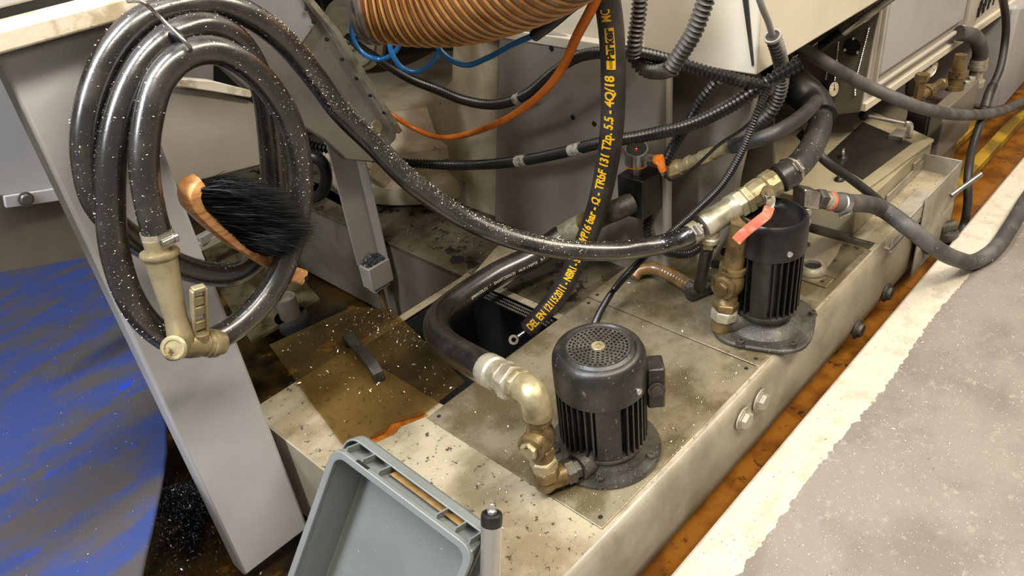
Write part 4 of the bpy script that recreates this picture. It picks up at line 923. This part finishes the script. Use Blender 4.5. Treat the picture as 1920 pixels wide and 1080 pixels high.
conduit('corrugated_conduit', [(650, 70, 'x', 1.30), (715, 115, 'x', 1.32), (770, 148, 'x', 1.32), (820, 168, 'x', 1.32), (870, 188, 'x', 1.32), (930, 196, 'x', 1.32), (985, 178, 'x', 1.32), (1035, 138, 'x', 1.32), (1080, 108, 'x', 1.31), (1130, 98, 'x', 1.30), (1190, 98, 'x', 1.30), (1250, 112, 'x', 1.29), (1320, 134, 'x', 1.29), (1390, 152, 'x', 1.30), (1450, 166, 'x', 1.31)], .0135,
  'black corrugated conduit dipping behind the orange cable across the upper panel', bands=((.48, .495),))
conduit('corrugated_conduit', [(1345, 150, 'x', 1.35), (1310, 195, 'x', 1.34), (1285, 240, 'x', 1.34), (1262, 275, 'x', 1.335), (1245, 305, 'x', 1.33)], .012,
  'short black corrugated conduit slanting down behind the orange plug')
conduit('corrugated_conduit', [(1440, 165, 'x', 1.30), (1418, 215, 'x', 1.27), (1395, 275, 'x', 1.26), (1355, 345, 'x', 1.25), (1300, 400, 'x', 1.24), (1245, 448, 'x', 1.22), (1190, 500, 'x', 1.17), (1150, 545, 'z', .06), (1128, 580, 'z', .06), (1112, 616, 'z', .07), (1105, 650, 'z', .10)], .0082,
  'thin corrugated conduit running down from the cabinet to the nearest pump', step=.0013)
conduit('corrugated_conduit', [(1214, 385, 'x', 1.36), (1213, 410, 'x', 1.36), (1214, 440, 'x', 1.35), (1222, 470, 'x', 1.34)], .0115, 'short black corrugated conduit dropping below the square block')
conduit('corrugated_conduit', [(1202, -30, 'x', 1.28), (1197, 30, 'x', 1.28), (1190, 80, 'x', 1.28), (1192, 112, 'x', 1.29), (1210, 130, 'x', 1.29), (1238, 134, 'x', 1.28), (1256, 130, 'x', 1.27)], .0165, 'black corrugated tube hooking right at its bottom in front of the cream cabinet', 'conduitgrey')
t, p = conduit('corrugated_conduit', [(1335, -40, 'x', 1.18), (1318, 15, 'x', 1.18), (1300, 62, 'x', 1.18), (1278, 98, 'x', 1.18), (1258, 130, 'x', 1.18)], .0165, 'open ended corrugated tube slanting down in front of the cream cabinet', 'conduitgrey')
d = (p[-1]-p[-5]).normalized(); obj('open_rim', MB().lathe(p[-1], d, [(-.004, .0172), (.001, .0172), (.001, .0135), (-.004, .0135)], 24, cap=False), M['conduitgrey'], t)
t, p = conduit('corrugated_conduit', [(1449, 68, 'y', .70), (1460, 100, 'y', .70), (1466, 140, 'y', .71), (1460, 180, 'y', .72), (1440, 215, 'y', .74), (1412, 240, 'y', .78)], .0155, 'upright grey corrugated tube with an open top holding a grey cable', 'conduitgrey')
d = (p[0]-p[4]).normalized(); obj('open_rim', MB().lathe(p[0], d, [(-.004, .0165), (.002, .0165), (.002, .013), (-.004, .013)], 24, cap=False), M['greycable'], t)
tag(obj('grey_cable', MB().tube(crv(PP([(1415, -30, 'y', .69), (1428, 10, 'y', .69), (1442, 45, 'y', .70), (1450, 75, 'y', .705)]), .01), .0062, 12), M['greycable']), 'grey cable entering the open top of the upright corrugated tube', 'cable')
# orange cable
p = crv(PP([(1128, -30, 'x', 1.12), (1112, 10, 'x', 1.13), (1083, 65, 'x', 1.15), (1050, 135, 'x', 1.18), (1005, 185, 'x', 1.22), (940, 228, 'x', 1.26), (860, 255, 'x', 1.30), (815, 256, 'x', 1.30), (775, 240, 'x', 1.28), (742, 220, 'x', 1.24), (712, 200, 'x', 1.22)]), .008)
tag(obj('orange_cable', MB().tube(p, [.0105-.003*min(1, i/len(p)*1.2) for i in range(len(p))], 14), M['orange']), 'bright orange cable curving down across the grey panel', 'cable')
# blue coil tube
p = crv(PP([(1010, 62, 'x', 1.12), (960, 84, 'x', 1.12), (915, 108, 'x', 1.12), (875, 122, 'x', 1.11), (845, 112, 'x', 1.10), (822, 90, 'x', 1.09), (812, 66, 'x', 1.10), (820, 60, 'x', 1.13), (826, 85, 'x', 1.15), (815, 112, 'x', 1.13), (785, 134, 'x', 1.10), (755, 128, 'x', 1.08), (734, 98, 'x', 1.07), (732, 70, 'x', 1.08), (745, 56, 'x', 1.10), (752, 72, 'x', 1.12), (740, 98, 'x', 1.11), (712, 111, 'x', 1.09), (685, 103, 'x', 1.07), (665, 80, 'x', 1.06), (660, 52, 'x', 1.06), (670, 31, 'x', 1.07), (680, 35, 'x', 1.09), (678, 58, 'x', 1.10), (664, 76, 'x', 1.10), (635, 82, 'x', 1.12)]), .004)
t = thing('coiled_air_tube', p[-1], 'shiny blue coiled air tube looping below the amber duct', 'air tube')
obj('tube', MB().tube(p, .0062, 14), M['tubeblue'], t)
p = crv(PP([(1100, -10, 'x', 1.10), (1068, 14, 'x', 1.11), (1035, 42, 'x', 1.115), (1003, 66, 'x', 1.12)]), .0016)
tag(obj('cable_sleeve', ridge(p, .0125), M['conduit']), 'black ribbed sleeve at the end of the blue air tube', 'sleeve')
# amber duct
p = crv(PP([(715, -62, 'd', 1.62), (770, -56, 'd', 1.60), (850, -60, 'd', 1.56), (930, -85, 'd', 1.50), (1010, -125, 'd', 1.44), (1090, -190, 'd', 1.38)]), .003)
t = thing('ribbed_duct', p[0], 'large amber ribbed suction duct at the top of the picture', 'duct')
R = .138
obj('duct_wall', MB().tube(p, R, 64, True, lambda k: 1-.03*abs(((k % 6)-3)/3)), M['amber'], t)
for i in range(3, len(p)-3, 6): pass
g = MB()
for i in range(8, len(p)-1, 6):
    d = (p[min(i+1, len(p)-1)]-p[i-1]).normalized(); g.lathe(p[i-2], d, [(-.0022, R*.985), (-.0012, R*1.012), (.0012, R*1.012), (.0022, R*.985)], 64, cap=False)
obj('spiral_rib', g, M['amberwire'], t)
d = (p[3]-p[0]).normalized(); obj('steel_collar', MB().lathe(p[0]-d*.02, d, [(-.0, R*.98), (.004, R*1.05), (.01, R*1.05), (.014, R*1.0), (.02, R*1.04), (.026, R*1.04), (.03, R)], 64), M['steel'], t)
# wires behind conveyor edge
for i, (dx, lab) in enumerate(((0, 'upper thin black cable lying behind the bolted conveyor edge'), (7, 'lower thin black cable lying behind the bolted conveyor edge'))):
    p = crv(PP([(588+dx, -20, 'x', 1.02), (600+dx, 30, 'x', 1.04), (618+dx, 55+dx*.3, 'x', 1.06), (648+dx, 82, 'x', 1.08)]), .008); tag(obj('thin_cable', MB().tube(p, .006, 10), M['blackclean']), lab, 'cable')
tag(obj('bearing_housing', MB().lathe(P(668, 62, x=1.5), (-1,-.3,0), [(0, .12), (.02, .12), (.03, .1), (.04, .1), (.04, .05), (.06, .04)], 40), M['casting']), 'round stained cream bearing housing behind the blue tube loops', 'housing')
# greasy clutter near coil, right side
p = crv(PP([(572, 288, 'x', .98), (600, 300, 'x', 1.0), (612, 330, 'x', 1.02), (600, 365, 'x', 1.02), (570, 375, 'x', 1.0)]), .008)
tag(obj('greasy_hose', MB().tube(p, .017, 14), M['black']), 'greasy black hose bend in the shadow left of the grey post', 'hose')

# ================================================================ CRATE
A0 = V((0,0,H)) + CM @ V((632-960, 540-848, -F)).normalized()*1.25
u = V((.107, -.967, -.233)).normalized(); w_ = V((-.496, .132, -.858)); w_ = (w_-u*w_.dot(u)).normalized(); D = u.cross(w_)
if D.dot(A0-V((0,0,H))) < 0: D = -D
LU, LW, HD = .2625, .46, .0735
cr = thing('plastic_crate', A0 + u*LU/2 + w_*LW + D*HD, 'grey plastic storage crate tipped on its side at the front, speckled with swarf', 'crate')
def K(a, b, c): return A0 + u*a + w_*b + D*c
t_ = .004; du, dw = .014, .010
g = MB()
def frus(a0, a1, b0, b1, c0, c1, i):   # inner/outer shell walls as closed strip
    pass
o4 = [K(0,0,0), K(LU,0,0), K(LU,LW,0), K(0,LW,0)]; i4 = [K(du,dw,HD), K(LU-du,dw,HD), K(LU-du,LW-dw,HD), K(du,LW-dw,HD)]
oo4 = [K(-t_,-t_,0), K(LU+t_,-t_,0), K(LU+t_,LW+t_,0), K(-t_,LW+t_,0)]; oi4 = [K(du-t_,dw-t_,HD+t_), K(LU-du+t_,dw-t_,HD+t_), K(LU-du+t_,LW-dw+t_,HD+t_), K(du-t_,LW-dw+t_,HD+t_)]
g.add(o4+i4+oo4+oi4, [(0,1,5,4), (1,2,6,5), (2,3,7,6), (3,0,4,7), (4,5,6,7), (8,12,13,9), (9,13,14,10), (10,14,15,11), (11,15,12,8), (12,15,14,13), (0,8,9,1), (1,9,10,2), (2,10,11,3), (3,11,8,0)])
obj('crate_shell', g, M['crate'], cr, .004)
g = MB(); rw = .015; rh_ = .016
def rimbar(a0, b0, a1, b1): 
    c = K((a0+a1)/2, (b0+b1)/2, rh_/2-.004); g.obox(c, u*(a1-a0)/2, w_*(b1-b0)/2, D*rh_/2)
def ring(lo, r0, r1, c0, c1, rad=.02, n=6):
    """rounded rectangular ring from inset r0 to r1 (outwards), depth c0..c1"""
    def loop(e, c):
        pts = []; r_ = rad+e*.6
        for cx, cy, a0 in ((LU+e-r_, -e+r_, -90), (LU+e-r_, LW+e-r_, 0), (-e+r_, LW+e-r_, 90), (-e+r_, -e+r_, 180)):
            for k in range(n+1):
                a = radians(a0+90*k/n); pts.append(K(cx+r_*cos(a), cy+r_*sin(a), c))
        return pts
    ls = [loop(r0, c0), loop(r1, c0), loop(r1, c1), loop(r0, c1)]; m_ = len(ls[0]); f = []
    for q in range(4):
        for i in range(m_): j = (i+1) % m_; f.append((q*m_+i, q*m_+j, ((q+1) % 4)*m_+j, ((q+1) % 4)*m_+i))
    g.add(sum(ls, []), f)
ring(0, -.003, .009, -.004, .006); 
obj('crate_rim', g, M['crate'], cr, .0015)
g = MB(); ring(0, -.004, .016, HD*.70, HD*.78, .016); ring(0, .013, .016, HD*.45, HD*.78, .016)
obj('lower_flange', g, M['crate'], cr, .001)
for i, a in enumerate((.012, .045, .078, LU-.07, LU-.035, LU-.008)):
    obj('flange_rib', MB().obox(K(a, -.007, HD*.42), u*.0012, w_*.008, D*HD*.36), M['crate'], cr)
obj('rim_slot', MB().obox(K(.05, -.0092, .001), u*.012, w_*.0006, D*.0035), M['hole'], cr)
obj('oil_film', MB().obox(K(.155, -.0055, HD*.5), u*.07, w_*.0006, D*HD*.12), M['amberfilm'] if False else M['tan'], cr)

# ================================================================ ROLLER
a = P(922, 968, d=1.12); b = P(918, 1140, d=1.20); d = (b-a).normalized(); r = pr(a, 40)
ro = thing('steel_roller', b+d*.15, 'upright polished steel roller with a black end cap, bottom centre', 'roller')
obj('roller_tube', MB().lathe(a, d, [(.004, r*.96), (.006, r), (.42, r)], 40), M['chrome'], ro)
obj('end_cap', MB().lathe(a, d, [(.012, r*1.02), (.0, r*1.05), (-.004, r*.98), (-.006, r*.7), (-.002, r*.55)], 40), M['blackclean'], ro)
obj('axle_nut', MB().lathe(a-d*.004, -d, [(0, r*.5), (.006, r*.5), (.006, r*.3), (.014, r*.28), (.016, r*.2)], 6), M['chrome'], ro, .001)

# ================================================================ SWARF
rnd = random.Random(11)
def chip(g, p, s, nrm=V((0,0,1))):
    a = V((rnd.gauss(0,1), rnd.gauss(0,1), rnd.gauss(0,.35))).normalized(); b = a.cross(V((rnd.gauss(0,.5), rnd.gauss(0,.5), 1))).normalized()
    l = s*rnd.uniform(.4, 1.4); w = s*rnd.uniform(.12, .35); cu = nrm*l*rnd.uniform(.1, .5); p = p + nrm*s*.25
    g.add([p-a*l-b*w, p-a*l+b*w, p+b*w+cu, p-b*w+cu, p+a*l+b*w*.6, p+a*l-b*w*.6], [(0,1,2,3), (3,2,4,5)])
def inpoly(x, y, poly):
    c = False; n = len(poly); j = n-1
    for i in range(n):
        if ((poly[i][1] > y) != (poly[j][1] > y)) and x < (poly[j][0]-poly[i][0])*(y-poly[i][1])/(poly[j][1]-poly[i][1])+poly[i][0]: c = not c
        j = i
    return c
def scatter(name, regions, label, m='chip', parent=None):
    g = MB()
    for poly, z, n, s, cl in regions:
        xs = [p[0] for p in poly]; ys = [p[1] for p in poly]; k = 0; tries = 0
        while k < n and tries < n*30:
            tries += 1
            x, y = rnd.uniform(min(xs), max(xs)), rnd.uniform(min(ys), max(ys))
            if not inpoly(x, y, poly): continue
            if cl and mnoise.noise(V((x*cl, y*cl, 1))) + rnd.uniform(-.3, .3) < .05: continue
            chip(g, V((x, y, z)), s*rnd.choice((.6, 1, 1, 1.5))); k += 1
    o = obj(name, g, M[m], None, smooth=False); tag(o, label, 'metal chips', kind='stuff'); return o
pw = lambda pts, z: [tuple(P(a, b, z=z)[:2]) for a, b in pts]
scatter('metal_chips', [([(.45, .59), (.7, .59), (.7, 1.05), (.45, 1.38)], .0, 260, .0017, 0), ([(.68, .59), (1.77, .59), (1.77, 1.02), (.68, 1.02)], .0035, 900, .0015, 6),
   ([(c1.x-.13, c1.y-.13), (c1.x+.13, c1.y-.13), (c1.x+.13, c1.y+.13), (c1.x-.13, c1.y+.13)], .006, 240, .0016, 0)], 'bright metal chips scattered over the tank cover plates')
scatter('metal_chips', [(pw([(505, 648), (660, 577), (735, 580), (872, 716), (790, 775), (560, 722)], .01), .0095, 330, .0026, 0), (pw([(640, 600), (700, 575), (740, 585), (820, 660), (720, 640)], .01), .0095, 120, .003, 0)], 'bright metal chips scattered on the amber cover sheet')
scatter('metal_chips', [([(.7, -.3), (3.2, -.3), (3.2, .40), (.7, .40)], FZ+.0005, 1300, .0016, 5), ([(.75, .40), (3.2, .40), (3.2, .50), (.75, .50)], FZ+.0015, 500, .0016, 0)], 'fine bright metal chips scattered over the concrete floor')
scatter('metal_chips', [([(1.15, 1.42), (1.4, 1.42), (1.4, 1.72), (1.15, 1.72)], .001, 420, .0028, 9), ([(1.1, 1.1), (1.3, 1.1), (1.3, 1.36), (1.1, 1.36)], .001, 90, .0022, 0)], 'metal chips lying on the dark machine bed around the round hole', 'chipdark')
# heap on the foot of the post
g = MB()
for i in range(900):
    x, y = rnd.random(), rnd.random(); h_ = .022*(.25+.75*min(x, 1-x)*2)*rnd.random()*(.3+y)
    chip(g, V((post[0]+.003+x*(post[2]-post[0]-.008), post[1]+.003+y*(post[3]-post[1]-.01), post[4]+.001+h_)), .003)
tag(obj('swarf_heap', g, M['chipdark'], smooth=False), 'dark glinting swarf heaped on the foot of the grey post', 'metal chips', kind='stuff')
# pit swarf left
g = MB(); poly = pw([(300, 850), (340, 850), (400, 950), (300, 1000), (250, 1000)], -.2)
for i in range(5000):
    a = rnd.uniform(0, 2*pi); r = abs(rnd.gauss(0, .07)); c = P(315, 925, z=-.2)
    x, y = c.x+cos(a)*r, c.y+sin(a)*r*1.2; chip(g, V((x, y, -.31+max(0, .11-r*.9)+rnd.random()*.01)), .004)
tag(obj('swarf_heap', g, M['chipdark'], smooth=False), 'black swarf heap in the pit between the blue sheet and the column', 'metal chips', kind='stuff')
# chips stuck to hoses
def dust(path, r, n, s, f0=0, f1=1, g=None, spread=.8):
    m_ = len(path)-2
    for i in range(n):
        k = int((f0+(f1-f0)*rnd.random())*m_); c = path[k].lerp(path[k+1], rnd.random()); t = (path[k+1]-path[k]).normalized()
        v = V((-.25, -.2, 1)) if abs(t.z) < .9 else V((-.6, -.7, .2)); v = (v-t*v.dot(t)).normalized(); b = t.cross(v); a = rnd.gauss(0, spread)
        d = v*cos(a)+b*sin(a); chip(g, c+d*r, s, d)
g = MB(); dust(HOSE_C, .0205, 2600, .0014, 0, .76, g, 1.0); dust(HOSE_C, .0205, 2600, .0013, .72, .93, g, .45); dust(HOSE_C, .0205, 300, .0013, .9, 1, g)
tag(obj('metal_chips', g, M['chip'], smooth=False), 'fine metal chips stuck along the top of the coiled hose', 'metal chips', kind='stuff')
g = MB(); dust(HOSE_P, .0275, 420, .0014, 0, 1, g); dust(HOSE_E, .0275, 160, .0013, 0, .7, g); dust(HOSE_R, .0215, 160, .0013, .2, .9, g)
tag(obj('metal_chips', g, M['chip'], smooth=False), 'fine metal chips stuck to the pump hoses and return hose', 'metal chips', kind='stuff')
